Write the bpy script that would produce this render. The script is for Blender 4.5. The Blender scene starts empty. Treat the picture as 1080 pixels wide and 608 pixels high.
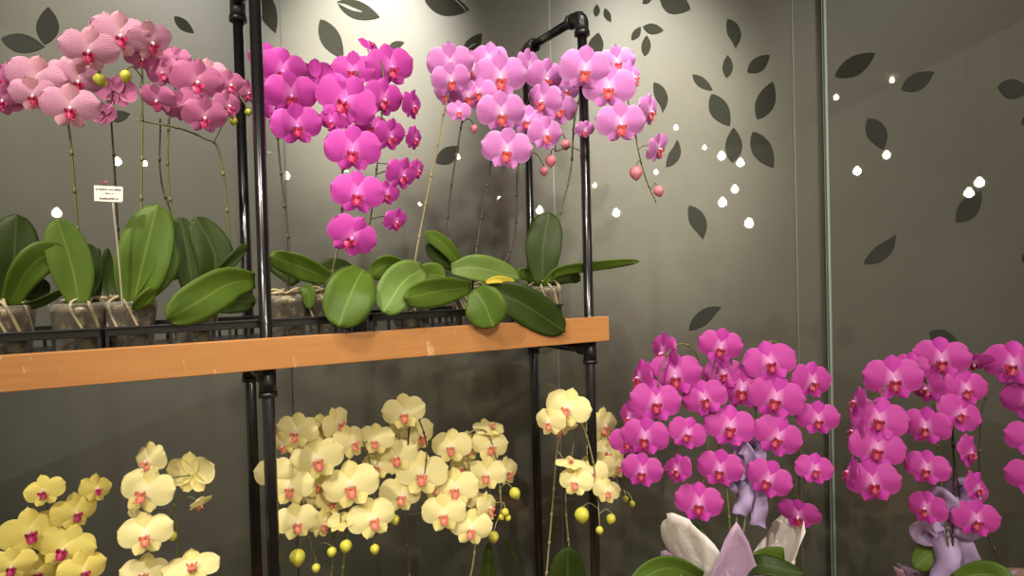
import bpy, math, random
from mathutils import Vector, Matrix, noise

random.seed(7)
SC = bpy.context.scene
COL = SC.collection
PI = math.pi

# ------------------------------------------------------------------ camera, world, lights, exposure
F = 715.0
CAM = Vector((0.0, 0.0, 1.50))
PITCH, ROLL = math.radians(1.04), math.radians(1.54)
FWD = Vector((0, math.cos(PITCH), -math.sin(PITCH)))
_u0 = Vector((0, math.sin(PITCH), math.cos(PITCH)))
_r0 = Vector((1, 0, 0))
RGT = _r0 * math.cos(ROLL) - _u0 * math.sin(ROLL)
UPV = _u0 * math.cos(ROLL) + _r0 * math.sin(ROLL)
cd = bpy.data.cameras.new('camera')
cd.sensor_width = 36.0
cd.lens = F / 1080.0 * 36.0
cd.clip_start = 0.02
cam = bpy.data.objects.new('camera', cd)
COL.objects.link(cam)
cam.matrix_world = Matrix(((RGT.x, UPV.x, -FWD.x, CAM.x), (RGT.y, UPV.y, -FWD.y, CAM.y),
                           (RGT.z, UPV.z, -FWD.z, CAM.z), (0, 0, 0, 1)))
SC.camera = cam
SC.view_settings.view_transform = 'Standard'
SC.view_settings.look = 'None'
SC.view_settings.gamma = 1.0
SC.view_settings.use_curve_mapping = False
SC.view_settings.exposure = 0.45

world = bpy.data.worlds.new('shop_interior')
SC.world = world
world.use_nodes = True
bg = world.node_tree.nodes['Background']
bg.inputs[0].default_value = (1.0, 0.90, 0.76, 1)
bg.inputs[1].default_value = 0.30

WALL_Y = 2.25


def spot(name, loc, target, power, size=60, blend=0.6, radius=0.05, col=(1.0, 0.92, 0.80)):
    l = bpy.data.lights.new(name, 'SPOT')
    l.energy = power
    l.spot_size = math.radians(size)
    l.spot_blend = blend
    l.shadow_soft_size = radius
    l.color = col
    o = bpy.data.objects.new(name, l)
    COL.objects.link(o)
    o.location = loc
    o.rotation_euler = (Vector(target) - Vector(loc)).to_track_quat('-Z', 'Y').to_euler()
    return o


# ceiling track spots in front of the rack
spot('ceiling_spot_light', (-0.98, -0.50, 3.05), (-0.25, 1.45, 1.55), 125, 62, 0.9, 0.045)
spot('ceiling_spot_light', (0.83, -0.90, 2.95), (0.45, 1.65, 1.20), 140, 62, 0.9, 0.045)
spot('ceiling_spot_light', (-0.15, 0.50, 3.40), (-0.15, 1.45, 1.55), 75, 46, 0.8, 0.04)
spot('ceiling_spot_light', (-1.00, 0.40, 3.40), (-0.85, 1.25, 1.55), 85, 46, 0.8, 0.05)
spot('ceiling_spot_light', (1.60, 0.45, 3.40), (0.90, 1.75, 0.95), 60, 46, 0.8, 0.05)
# soft pools of light high on the glass
WHITE = (1.0, 0.97, 0.90)
spot('wall_washer_light', (-0.50, 0.95, 3.45), (-0.46, WALL_Y, 2.19), 1150, 25, 1.0, 0.08, WHITE)
spot('wall_washer_light', (0.50, 0.95, 3.45), (0.46, WALL_Y, 1.97), 850, 27, 1.0, 0.08, WHITE)
spot('wall_washer_light', (-1.60, 0.95, 3.45), (-1.30, WALL_Y, 1.95), 400, 50, 1.0, 0.08, WHITE)  # this and the next two: wide soft fills added to lift the upper glass
spot('wall_washer_light', (0.45, 0.95, 3.45), (0.55, WALL_Y, 1.75), 100, 52, 1.0, 0.08, WHITE)
spot('wall_washer_light', (1.60, 0.95, 3.45), (1.45, WALL_Y, 1.80), 140, 50, 1.0, 0.08, WHITE)


# ------------------------------------------------------------------ helpers
def ray(px, py):
    return FWD + RGT * ((px - 540.0) / F) + UPV * ((304.0 - py) / F)


def at(px, py, Y):
    d = ray(px, py)
    return CAM + d * (Y / d.y)


EX = Vector((0.878, 0.479, 0.0)).normalized()      # along the rack
EN = Vector((-EX.y, EX.x, 0.0))                    # depth of the rack, away from the viewer
A0 = at(279, 304, 1.346)
A0.z = 0
RACK_OFF = A0.dot(EN)


def rk(px, py, d):
    r = ray(px, py)
    return CAM + r * ((RACK_OFF + d) / r.dot(EN))


def rp(t, d, z):
    p = A0 + EX * t + EN * d
    p.z = z
    return p


def lin(c):
    return tuple(((x / 255.0) / 12.92) if x <= 10 else (((x / 255.0) + 0.055) / 1.055) ** 2.4 for x in c) + (1.0,)


def tag(o, label=None, cat=None, group=None, kind=None):
    if label: o['label'] = label
    if cat: o['category'] = cat
    if group: o['group'] = group
    if kind: o['kind'] = kind
    return o


def empty(name, loc, label=None, cat=None, group=None):
    o = bpy.data.objects.new(name, None)
    o.empty_display_size = 0.05
    COL.objects.link(o)
    o.location = loc
    return tag(o, label, cat, group)


class MB:
    def __init__(s):
        s.v = []; s.f = []; s.uv = []; s.m = []

    def add(s, vs, fs, uvs=None, mi=0):
        b = len(s.v)
        s.v += [Vector(v) for v in vs]
        s.uv += list(uvs) if uvs else [(0.5, 0.5)] * len(vs)
        s.f += [tuple(i + b for i in f) for f in fs]
        s.m += [mi] * len(fs)

    def grid(s, P, UV=None, mi=0, closed=False):
        nu, nv = len(P), len(P[0])
        vs = [p for row in P for p in row]
        if UV is None:
            UV = [[(i / max(1, nu - 1), j / max(1, nv - 1)) for j in range(nv)] for i in range(nu)]
        us = [q for row in UV for q in row]
        fs = []
        for i in range(nu - 1):
            for j in range(nv if closed else nv - 1):
                k = (j + 1) % nv
                fs.append((i * nv + j, i * nv + k, (i + 1) * nv + k, (i + 1) * nv + j))
        s.add(vs, fs, us, mi)

    def tube(s, pts, rad, n=8, mi=0, cap=True):
        pts = [Vector(p) for p in pts]
        if not hasattr(rad, '__len__'):
            rad = [rad] * len(pts)
        rows = []
        nrm = None
        for i, p in enumerate(pts):
            t = (pts[min(i + 1, len(pts) - 1)] - pts[max(i - 1, 0)])
            if t.length < 1e-9: t = Vector((0, 0, 1))
            t.normalize()
            if nrm is None:
                nrm = t.orthogonal().normalized()
            else:
                nrm = (nrm - t * nrm.dot(t))
                nrm = nrm.normalized() if nrm.length > 1e-6 else t.orthogonal().normalized()
            bn = t.cross(nrm)
            rows.append([p + (nrm * math.cos(2 * PI * k / n) + bn * math.sin(2 * PI * k / n)) * rad[i] for k in range(n)])
        b = len(s.v)
        s.grid(rows, mi=mi, closed=True)
        if cap:
            s.f.append(tuple(b + k for k in reversed(range(n)))); s.m.append(mi)
            e = b + (len(pts) - 1) * n
            s.f.append(tuple(e + k for k in range(n))); s.m.append(mi)

    def lathe(s, prof, c, n=32, mi=0, axis=None):
        c = Vector(c)
        rows = []
        if axis is None:
            ax, ay, az = Vector((1, 0, 0)), Vector((0, 1, 0)), Vector((0, 0, 1))
        else:
            az = Vector(axis).normalized(); ax = az.orthogonal().normalized(); ay = az.cross(ax)
        for (r, z) in prof:
            rows.append([c + ax * (r * math.cos(2 * PI * k / n)) + ay * (r * math.sin(2 * PI * k / n)) + az * z for k in range(n)])
        s.grid(rows, mi=mi, closed=True)

    def obox(s, o, ex, ey, ez, mi=0):
        o, ex, ey, ez = Vector(o), Vector(ex), Vector(ey), Vector(ez)
        vs = [o, o + ex, o + ex + ey, o + ey, o + ez, o + ex + ez, o + ex + ey + ez, o + ey + ez]
        fs = [(0, 3, 2, 1), (4, 5, 6, 7), (0, 1, 5, 4), (1, 2, 6, 5), (2, 3, 7, 6), (3, 0, 4, 7)]
        s.add(vs, fs, None, mi)

    def ell(s, c, rx, ry, rz, M=None, n=10, mi=0):
        rows = []; uv = []
        c = Vector(c)
        for i in range(n + 1):
            a = PI * i / n
            row = []; ur = []
            for k in range(n):
                b = 2 * PI * k / n
                p = Vector((rx * math.sin(a) * math.cos(b), ry * math.sin(a) * math.sin(b), -rz * math.cos(a)))
                if M: p = M @ p
                row.append(c + p); ur.append((i / n, k / n))
            rows.append(row); uv.append(ur)
        s.grid(rows, uv, mi=mi, closed=True)

    def mesh(s, name, mats, off=None, smooth=True):
        me = bpy.data.meshes.new(name)
        vs = [tuple(v - off) if off is not None else tuple(v) for v in s.v]
        me.from_pydata(vs, [], s.f)
        uvl = me.uv_layers.new(name='UVMap')
        li = [0] * len(me.loops)
        me.loops.foreach_get('vertex_index', li)
        flat = []
        for i in li: flat += [s.uv[i][0], s.uv[i][1]]
        uvl.data.foreach_set('uv', flat)
        for m in (mats if isinstance(mats, (list, tuple)) else [mats]): me.materials.append(m)
        me.polygons.foreach_set('material_index', s.m)
        me.polygons.foreach_set('use_smooth', [smooth] * len(me.polygons))
        me.update()
        return me

    def build(s, name, mats, parent=None, smooth=True, bevel=0, solid=0):
        off = Vector((0, 0, 0))
        if parent is not None:
            q = parent
            while q is not None:
                off += Vector(q.location); q = q.parent
        o = bpy.data.objects.new(name, s.mesh(name, mats, off, smooth))
        COL.objects.link(o)
        if parent is not None: o.parent = parent
        if solid:
            m = o.modifiers.new('solid', 'SOLIDIFY'); m.thickness = solid; m.offset = 0
        if bevel:
            m = o.modifiers.new('bevel', 'BEVEL'); m.width = bevel; m.segments = 2; m.limit_method = 'ANGLE'
        return o


def spline(pts, n=8):
    """Catmull-Rom through the points."""
    P = [Vector(p) for p in pts]
    if len(P) == 2: P = [P[0], (P[0] + P[1]) / 2, P[1]]
    Q = [P[0] * 2 - P[1]] + P + [P[-1] * 2 - P[-2]]
    out = []
    for i in range(1, len(Q) - 2):
        a, b, c, d = Q[i - 1], Q[i], Q[i + 1], Q[i + 2]
        for k in range(n):
            t = k / n
            out.append(0.5 * ((2 * b) + (c - a) * t + (2 * a - 5 * b + 4 * c - d) * t * t + (3 * b - a - 3 * c + d) * t ** 3))
    out.append(P[-1])
    return out


# ------------------------------------------------------------------ materials
def mat(name):
    m = bpy.data.materials.new(name)
    m.use_nodes = True
    nt = m.node_tree
    b = nt.nodes['Principled BSDF']
    return m, nt, b


def node(nt, typ, **kw):
    n = nt.nodes.new(typ)
    for k, v in kw.items(): setattr(n, k, v)
    return n


def val(nt, op, a, b=None, clamp=False):
    n = nt.nodes.new('ShaderNodeMath'); n.operation = op; n.use_clamp = clamp
    for i, x in enumerate((a, b)):
        if x is None: continue
        if isinstance(x, (int, float)): n.inputs[i].default_value = x
        else: nt.links.new(x, n.inputs[i])
    return n.outputs[0]


def mix(nt, f, a, b):
    n = nt.nodes.new('ShaderNodeMix'); n.data_type = 'RGBA'
    for i, x in ((0, f), (6, a), (7, b)):
        if isinstance(x, (int, float)): n.inputs[i].default_value = x
        elif isinstance(x, tuple): n.inputs[i].default_value = x
        else: nt.links.new(x, n.inputs[i])
    return n.outputs[2]


def noise_fac(nt, scale, detail=3, coord='Object', rough=0.5, stretch=None):
    tc = node(nt, 'ShaderNodeTexCoord')
    nz = node(nt, 'ShaderNodeTexNoise')
    nz.inputs['Scale'].default_value = scale
    nz.inputs['Detail'].default_value = detail
    nz.inputs['Roughness'].default_value = rough
    src = tc.outputs[coord]
    if stretch:
        mp = node(nt, 'ShaderNodeMapping'); mp.inputs['Scale'].default_value = stretch
        nt.links.new(src, mp.inputs['Vector']); src = mp.outputs[0]
    nt.links.new(src, nz.inputs['Vector'])
    return nz.outputs['Fac']


def ramp(nt, fac, stops):
    r = node(nt, 'ShaderNodeValToRGB')
    els = r.color_ramp.elements
    while len(els) < len(stops): els.new(0.5)
    for e, (p, c) in zip(els, stops):
        e.position = p; e.color = c
    nt.links.new(fac, r.inputs[0])
    return r.outputs[0]


def bump(nt, b, h, strength, dist=0.002):
    n = node(nt, 'ShaderNodeBump')
    n.inputs['Strength'].default_value = strength
    n.inputs['Distance'].default_value = dist
    nt.links.new(h, n.inputs['Height'])
    nt.links.new(n.outputs[0], b.inputs['Normal'])


def plain(name, rgb, rough=0.5, spec=0.5, var=0.0, scale=20, coat=0, metal=0):
    m, nt, b = mat(name)
    c = lin(rgb)
    if var:
        f = noise_fac(nt, scale)
        c2 = tuple(x * (1 - var) for x in c[:3]) + (1,)
        nt.links.new(mix(nt, f, c, c2), b.inputs['Base Color'])
    else:
        b.inputs['Base Color'].default_value = c
    b.inputs['Roughness'].default_value = rough
    b.inputs['Specular IOR Level'].default_value = spec
    b.inputs['Coat Weight'].default_value = coat
    b.inputs['Metallic'].default_value = metal
    return m


def petal_mat(name, base, mid, edge, vein, vs, edge_w=0.5, trans=0.25):
    m, nt, b = mat(name)
    tc = node(nt, 'ShaderNodeTexCoord')
    sp = node(nt, 'ShaderNodeSeparateXYZ')
    nt.links.new(tc.outputs['UV'], sp.inputs[0])
    u, v = sp.outputs[0], sp.outputs[1]
    wob = noise_fac(nt, 9, 2, 'UV')
    # veins fan out from the claw: lines of constant v, wavering
    fan = val(nt, 'DIVIDE', val(nt, 'SUBTRACT', v, 0.5), val(nt, 'ADD', val(nt, 'MULTIPLY', u, 0.75), 0.32))
    ph = val(nt, 'ADD', val(nt, 'MULTIPLY', fan, 34.0), val(nt, 'MULTIPLY', wob, 3.0))
    w = val(nt, 'POWER', val(nt, 'ABSOLUTE', val(nt, 'SINE', ph)), 2.2)
    w = val(nt, 'MULTIPLY', w, vs)
    inner = val(nt, 'SUBTRACT', 1.0, val(nt, 'MULTIPLY', u, 3.3), True)
    c = mix(nt, inner, lin(mid), lin(base))
    av = val(nt, 'ABSOLUTE', val(nt, 'SUBTRACT', val(nt, 'MULTIPLY', v, 2.0), 1.0))
    e = val(nt, 'MAXIMUM', val(nt, 'POWER', u, 9.0), val(nt, 'POWER', av, 7.0))
    c = mix(nt, val(nt, 'MULTIPLY', e, edge_w), c, lin(edge))
    c = mix(nt, w, c, lin(vein))
    nt.links.new(c, b.inputs['Base Color'])
    b.inputs['Roughness'].default_value = 0.55
    b.inputs['Specular IOR Level'].default_value = 0.3
    tr = node(nt, 'ShaderNodeBsdfTranslucent')
    nt.links.new(c, tr.inputs['Color'])
    ms = node(nt, 'ShaderNodeMixShader')
    ms.inputs[0].default_value = trans
    nt.links.new(b.outputs[0], ms.inputs[1]); nt.links.new(tr.outputs[0], ms.inputs[2])
    nt.links.new(ms.outputs[0], nt.nodes['Material Output'].inputs['Surface'])
    return m


def lip_mat(name, a, c):
    m, nt, b = mat(name)
    tc = node(nt, 'ShaderNodeTexCoord')
    sp = node(nt, 'ShaderNodeSeparateXYZ')
    nt.links.new(tc.outputs['UV'], sp.inputs[0])
    f = noise_fac(nt, 6, 2, 'UV')
    k = val(nt, 'ADD', val(nt, 'MULTIPLY', sp.outputs[0], 0.8), val(nt, 'MULTIPLY', f, 0.3), True)
    nt.links.new(mix(nt, k, lin(a), lin(c)), b.inputs['Base Color'])
    b.inputs['Roughness'].default_value = 0.45
    return m


KIND = {}


def kind(name, petal, lip, column, bud, sepal=None):
    pm = petal_mat('petals_' + name, *petal)
    KIND[name] = dict(petal=pm, sepal=petal_mat('sepals_' + name, *(sepal or petal)), lip=lip_mat('lip_' + name, *lip),
                      column=plain('column_' + name, column, 0.5), bud=plain('bud_' + name, bud, 0.5, var=0.3, scale=60))


#        base (claw)      middle          edge            vein            strength
kind('striped', ((238, 208, 214), (234, 184, 206), (240, 208, 214), (190, 70, 142), 0.66, 0.4), ((200, 50, 100), (165, 25, 75)), (245, 205, 215), (205, 205, 70),
     ((238, 208, 200), (236, 186, 192), (240, 206, 202), (200, 84, 145), 0.6, 0.4))
kind('rose', ((222, 164, 188), (206, 124, 168), (218, 160, 182), (168, 52, 118), 0.6, 0.4), ((190, 40, 100), (205, 60, 110)), (245, 215, 225), (190, 195, 60))
kind('magenta', ((240, 150, 226), (212, 76, 182), (230, 128, 208), (190, 42, 166), 0.22, 0.5), ((190, 55, 80), (190, 20, 100)), (240, 150, 215), (190, 70, 140),
     ((222, 96, 198), (208, 72, 180), (232, 110, 215), (195, 40, 170), 0.22, 0.5))
kind('violet', ((250, 220, 244), (224, 140, 212), (246, 200, 238), (204, 100, 194), 0.32, 0.9), ((225, 110, 85), (205, 50, 85)), (250, 200, 220), (222, 130, 140),
     ((240, 170, 230), (226, 140, 216), (244, 185, 236), (212, 110, 204), 0.25, 0.6))
kind('yellow', ((246, 236, 150), (240, 222, 120), (246, 232, 150), (222, 196, 85), 0.25, 0.4), ((175, 40, 95), (160, 20, 80)), (240, 190, 190), (215, 205, 70))
kind('cream', ((250, 243, 206), (246, 235, 170), (250, 242, 196), (228, 208, 118), 0.25, 0.4), ((226, 150, 95), (205, 90, 100)), (245, 205, 190), (215, 210, 75),
     ((242, 234, 160), (244, 230, 152), (248, 240, 180), (224, 204, 104), 0.25, 0.4))
kind('purple', ((234, 172, 220), (194, 68, 160), (212, 110, 184), (172, 42, 144), 0.22, 0.5), ((165, 45, 45), (150, 18, 75)), (235, 160, 210), (175, 80, 130),
     ((220, 110, 200), (200, 62, 172), (216, 95, 192), (180, 42, 152), 0.22, 0.4))


def leaf_mat(name, rgb, dark):
    m, nt, b = mat(name)
    tc = node(nt, 'ShaderNodeTexCoord')
    sp = node(nt, 'ShaderNodeSeparateXYZ')
    nt.links.new(tc.outputs['UV'], sp.inputs[0])
    av = val(nt, 'ABSOLUTE', val(nt, 'SUBTRACT', val(nt, 'MULTIPLY', sp.outputs[1], 2.0), 1.0))
    rib = val(nt, 'SUBTRACT', 1.0, val(nt, 'MULTIPLY', av, 14.0), True)
    f = noise_fac(nt, 14, 3)
    c = mix(nt, f, lin(rgb), lin(dark))
    c = mix(nt, val(nt, 'MULTIPLY', rib, 0.45), c, lin(tuple(min(255, x + 40) for x in rgb)))
    ln = val(nt, 'POWER', val(nt, 'ABSOLUTE', val(nt, 'SINE', val(nt, 'MULTIPLY', sp.outputs[1], 70.0))), 3.0)
    c = mix(nt, val(nt, 'MULTIPLY', ln, 0.10), c, lin(dark))
    nt.links.new(c, b.inputs['Base Color'])
    b.inputs['Roughness'].default_value = 0.42
    b.inputs['Specular IOR Level'].default_value = 0.2
    bump(nt, b, ln, 0.15, 0.001)
    return m


LEAF = leaf_mat('orchid_leaf', (92, 114, 36), (52, 78, 20))
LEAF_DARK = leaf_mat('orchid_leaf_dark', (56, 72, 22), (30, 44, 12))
LEAF_PALE = leaf_mat('orchid_leaf_pale', (118, 138, 70), (78, 106, 42))
LEAF_YELLOW = leaf_mat('orchid_leaf_yellow', (214, 196, 70), (170, 150, 40))
STEM = plain('flower_stem_green', (98, 104, 52), 0.5, var=0.35, scale=40)
STEM_DARK = plain('flower_stem_dark', (66, 56, 38), 0.5, var=0.3, scale=40)
STEM_TAN = plain('flower_stem_tan', (150, 142, 98), 0.5, var=0.3, scale=40)


def frost_mat(name, rgb, coat=1.0, rough=0.5, spec=0.5, dirt=0.25):
    m, nt, b = mat(name)
    big = noise_fac(nt, 2.2, 4, rough=0.6)
    fine = noise_fac(nt, 190, 2)
    c0 = lin(rgb)
    c1 = tuple(min(1, x * (1 + dirt)) for x in c0[:3]) + (1,)
    c = mix(nt, ramp(nt, big, [(0.35, (0, 0, 0, 1)), (0.75, (1, 1, 1, 1))]), c0, c1)
    sp = ramp(nt, fine, [(0.665, (0, 0, 0, 1)), (0.74, (1, 1, 1, 1))])
    c = mix(nt, val(nt, 'MULTIPLY', sp, 0.45), c, tuple(min(1, x * 2.2) for x in c0[:3]) + (1,))
    nt.links.new(c, b.inputs['Base Color'])
    b.inputs['Roughness'].default_value = rough
    b.inputs['Specular IOR Level'].default_value = spec
    b.inputs['Coat Weight'].default_value = coat
    b.inputs['Coat Roughness'].default_value = 0.015
    return m


FROST = frost_mat('frosted_glass', (66, 64, 54), rough=0.45, spec=0.3)
FROST_R = frost_mat('frosted_glass_door', (60, 58, 48), rough=0.45, spec=0.3)
CLEAR = frost_mat('clear_leaf_cutout', (34, 34, 28), rough=0.3, spec=0.0, dirt=0.1)
GLASS_EDGE = plain('glass_edge', (112, 126, 110), 0.3, coat=0.3)
SEAM_DARK = plain('seam_dark', (50, 48, 42), 0.4)
SEAM_LIGHT = plain('seam_light', (96, 95, 84), 0.35)

# ------------------------------------------------------------------ the room
fl_m, nt, b = mat('shop_floor')
bk = node(nt, 'ShaderNodeTexBrick')
bk.inputs['Scale'].default_value = 1.0
bk.inputs['Brick Width'].default_value = 0.6; bk.inputs['Row Height'].default_value = 0.6
bk.inputs['Mortar Size'].default_value = 0.004; bk.offset = 0
bk.inputs['Color1'].default_value = lin((120, 110, 96)); bk.inputs['Color2'].default_value = lin((112, 104, 90))
bk.inputs['Mortar'].default_value = lin((70, 66, 58))
tc = node(nt, 'ShaderNodeTexCoord'); nt.links.new(tc.outputs['Object'], bk.inputs['Vector'])
nt.links.new(bk.outputs[0], b.inputs['Base Color']); b.inputs['Roughness'].default_value = 0.3
q = MB(); q.obox((-4, -7, -0.1), (8.5, 0, 0), (0, 9.6, 0), (0, 0, 0.1))
tag(q.build('floor', fl_m, smooth=False), kind='structure')
q = MB(); q.obox((-4, -7, 3.6), (8.5, 0, 0), (0, 9.6, 0), (0, 0, 0.1))
tag(q.build('ceiling', plain('ceiling_paint', (70, 66, 60), 0.8), smooth=False), kind='structure')


def cutout(pane, cx, cy, ln, ang, wd, Y, tip=0.0, mt=None):
    """leaf-shaped clear patch of the frosted pane, pointed at both ends, one tip curling aside"""
    q = MB()
    a = math.radians(ang)
    ax, ay = math.cos(a), -math.sin(a)
    bx, by = math.sin(a), math.cos(a)
    N = 14
    top = []; bot = []
    for i in range(N + 1):
        s = i / N
        h = wd / 2 * (math.sin(PI * s ** 0.9)) ** 0.85
        c = tip * wd * (max(0, s - 0.6) / 0.4) ** 2 + tip * 0.3 * wd * (max(0, 0.3 - s) / 0.3) ** 2
        x0 = (s - 0.5) * ln
        top.append((cx + ax * x0 + bx * (h * 1.1 + c), cy + ay * x0 + by * (h * 1.1 + c)))
        bot.append((cx + ax * x0 + bx * (-h * 0.9 + c), cy + ay * x0 + by * (-h * 0.9 + c)))
    P = [[at(*top[i], Y - 0.0008), at(*[(top[i][k] * 0.5 + bot[i][k] * 0.5) for k in (0, 1)], Y - 0.0008), at(*bot[i], Y - 0.0008)] for i in range(N + 1)]
    q.grid(P)
    return q.build('leaf_cutout', mt or CLEAR, pane, smooth=False, solid=0.0012)


def seam_x(px):
    p = at(px, 300, WALL_Y)
    return p.x


def pane(name, x0, x1, Y, m, cuts, thick=0.012):
    e = MB(); e.obox((x0, Y, 0.0), (x1 - x0, 0, 0), (0, thick, 0), (0, 0, 3.6))
    o = e.build(name, m, smooth=False)
    tag(o, kind='structure')
    for c in cuts: cutout(o, *c[:5], Y - 0.0003, *(c[5:]))
    return o


XS = [seam_x(305), seam_x(587), seam_x(872)]
Y4 = WALL_Y - 0.03
pane('window_1', -3.6, XS[0] - 0.003, WALL_Y, FROST, [
    (49, 27, 40, 84, 24), (24, 45, 47, -10, 20), (194, 26, 27, -40, 11), (283, 11, 50, -72, 19), (125, 122, 24, 10, 12)])
pane('window_2', XS[0] + 0.003, XS[1] - 0.002, WALL_Y, FROST, [
    (350, 41, 48, -60, 21), (378, 10, 48, -20, 19), (418, 47, 17, 18, 8), (471, 4, 50, -15, 23), (498, 47, 31, 50, 15), (472, 163, 30, 35, 17)])
def slit(pane, pts, wd):
    q = MB()
    n = len(pts)
    rows = []
    for i, (x, y) in enumerate(pts):
        dx, dy = pts[min(i + 1, n - 1)][0] - pts[max(i - 1, 0)][0], pts[min(i + 1, n - 1)][1] - pts[max(i - 1, 0)][1]
        L = math.hypot(dx, dy); h = wd * math.sin(PI * (i + 0.15) / (n - 0.7)) / 2
        rows.append([at(x - dy / L * h, y + dx / L * h, WALL_Y - 0.0022), at(x + dy / L * h, y - dx / L * h, WALL_Y - 0.0022)])
    q.grid(rows)
    q.build('leaf_vein', FROST, pane, smooth=False, solid=0.0004)


w2 = bpy.data.objects['window_2']
slit(w2, [(356, 3), (364, 6), (373, 10), (382, 12.5)], 3.4)
slit(w2, [(476, -3), (483, 2), (489, 8), (493, 15)], 1.4)
slit(w2, [(488, 56), (494, 51), (499, 47), (503, 46)], 1.4)
w3 = pane('window_3', XS[1] + 0.002, XS[2] - 0.001, WALL_Y, FROST, [
    (629, 11, 13, 85, 7), (641, 16, 16, -65, 7), (628, 47, 26, 75, 16), (683, -1, 14, 40, 7), (671, 35, 17, 55, 8), (689, 30, 22, -10, 11),
    (681, 48, 22, 85, 10), (712, 2, 36, -25, 24), (698, 101, 33, -66, 13, 0.5), (711, 163, 31, 62, 12, -0.4), (775, 34, 32, -68, 14, 0.4),
    (767, 70, 24, 88, 11), (800, 67, 30, 38, 15), (741, 87, 27, -38, 10), (760, 116, 39, -60, 20), (807, 106, 43, 68, 20), (773, 153, 37, 88, 18),
    (805, 158, 44, -60, 21), (737, 233, 38, -62, 17, 0.3), (742, 334, 42, 40, 15, 0.3)])
w4 = pane('door_1', XS[2], 3.8, Y4, FROST_R, [
    (902, 68, 49, 30, 20), (968, 85, 39, 28, 18), (926, 140, 37, -60, 21, 0.2), (1022, 218, 42, 52, 21), (930, 265, 46, 38, 16, -0.3),
    (1069, 93, 33, -8, 21), (1084, 126, 16, 40, 10), (996, 357, 34, -22, 18), (1083, 271, 14, 60, 10)])
e = MB(); e.obox((XS[2] - 0.008, Y4 - 0.001, 0), (0.008, 0, 0), (0, 0.014, 0), (0, 0, 3.6)); e.build('glass_edge', GLASS_EDGE, w4, smooth=False)
xs = seam_x(840)
e = MB(); e.obox((xs, WALL_Y - 0.003, 0), (0.004, 0, 0), (0, 0.003, 0), (0, 0, 3.6)); e.build('seal_strip', SEAM_LIGHT, w3, smooth=False)
e = MB(); e.obox((XS[0] - 0.003, WALL_Y + 0.002, 0), (0.006, 0, 0), (0, 0.01, 0), (0, 0, 3.6)); tag(e.build('trim_1', SEAM_DARK, smooth=False), kind='structure')
e = MB(); e.obox((XS[1] - 0.002, WALL_Y + 0.001, 0), (0.004, 0, 0), (0, 0.01, 0), (0, 0, 3.6)); tag(e.build('trim_2', SEAM_LIGHT, smooth=False), kind='structure')

# ------------------------------------------------------------------ the rack
BLACK = plain('black_pipe', (22, 19, 20), 0.22, var=0.3, scale=30, coat=0.3)
FIT = plain('black_fitting', (20, 18, 18), 0.4, var=0.2, scale=50)
PR = 0.0122
BT, BB = CAM.z - 0.109, CAM.z - 0.170            # beam top and underside
RD = 0.283
TOPZ = CAM.z + 0.650
rack = empty('shelving_rack', rp(0, 0, 0), 'black pipe rack carrying the wooden plant shelf', 'rack')
for t in (-0.78, 0.0, 0.78):
    RD = 0.252 if t == 0 else 0.283
    for d in (0.0, RD):
        q = MB()
        top = TOPZ
        q.tube([rp(t, d, 0.0), rp(t, d, top)], PR, 20)
        q.build('post', BLACK, rack)
    q = MB(); q.tube([rp(t, 0.0, TOPZ), rp(t, RD, TOPZ)], PR, 20); q.build('top_rail', BLACK, rack)
    for d in (0.0, RD):                                    # elbow: a swept quarter plus its two collars
        q = MB()
        s = 1 if d == 0 else -1
        arc = [rp(t, d + s * 0.022 * (1 - math.cos(a)), TOPZ - 0.022 + 0.022 * math.sin(a)) for a in [PI / 2 * k / 8 for k in range(9)]]
        q.tube([rp(t, d, TOPZ - 0.045)] + arc + [rp(t, d + s * 0.045, TOPZ)], 0.0172, 20)
        q.tube([rp(t, d, TOPZ - 0.050), rp(t, d, TOPZ - 0.038)], 0.0195, 20)
        q.tube([rp(t, d + s * 0.038, TOPZ), rp(t, d + s * 0.050, TOPZ)], 0.0195, 20)
        q.build('elbow', FIT, rack)
    for (zz) in (BB - 0.0225, 0.482):
        q = MB(); q.tube([rp(t, 0, zz), rp(t, RD, zz)], PR, 16); q.build('cross_pipe', BLACK, rack)
        for d in (0.0, RD):
            s = 1 if d == 0 else -1
            q = MB()
            q.tube([rp(t, d, zz - 0.036), rp(t, d, zz + 0.021)], 0.0165, 20)
            q.tube([rp(t, d, zz - 0.036), rp(t, d, zz - 0.026)], 0.0180, 20)
            q.tube([rp(t, d, zz), rp(t, d + s * 0.042, zz)], 0.0165, 20)
            q.build('tee_fitting', FIT, rack)
def wood_mat(name, a, c):
    m, nt, b = mat(name)
    f = noise_fac(nt, 5, 5, stretch=(1.2, 1.2, 26))
    g = noise_fac(nt, 3.0, 3)
    sc = noise_fac(nt, 30, 4, rough=0.75)
    col = mix(nt, f, lin(a), lin(c))
    col = mix(nt, val(nt, 'MULTIPLY', g, 0.3), col, lin((184, 128, 70)))
    sc = noise_fac(nt, 16, 6, rough=0.8, stretch=(2.2, 2.2, 0.7))
    scr = ramp(nt, sc, [(0.61, (0, 0, 0, 1)), (0.67, (1, 1, 1, 1))])
    col = mix(nt, val(nt, 'MULTIPLY', scr, 0.6), col, lin((225, 190, 140)))
    nt.links.new(col, b.inputs['Base Color'])
    b.inputs['Roughness'].default_value = 0.5
    bump(nt, b, f, 0.1, 0.001)
    return m


WOOD = wood_mat('shelf_wood', (190, 134, 74), (168, 108, 54))
WOOD_END = wood_mat('shelf_wood_worn', (214, 150, 84), (196, 122, 58))
SHELF_T1 = 0.815
ZB = BT - 0.012                                            # top of the shelf board


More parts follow.
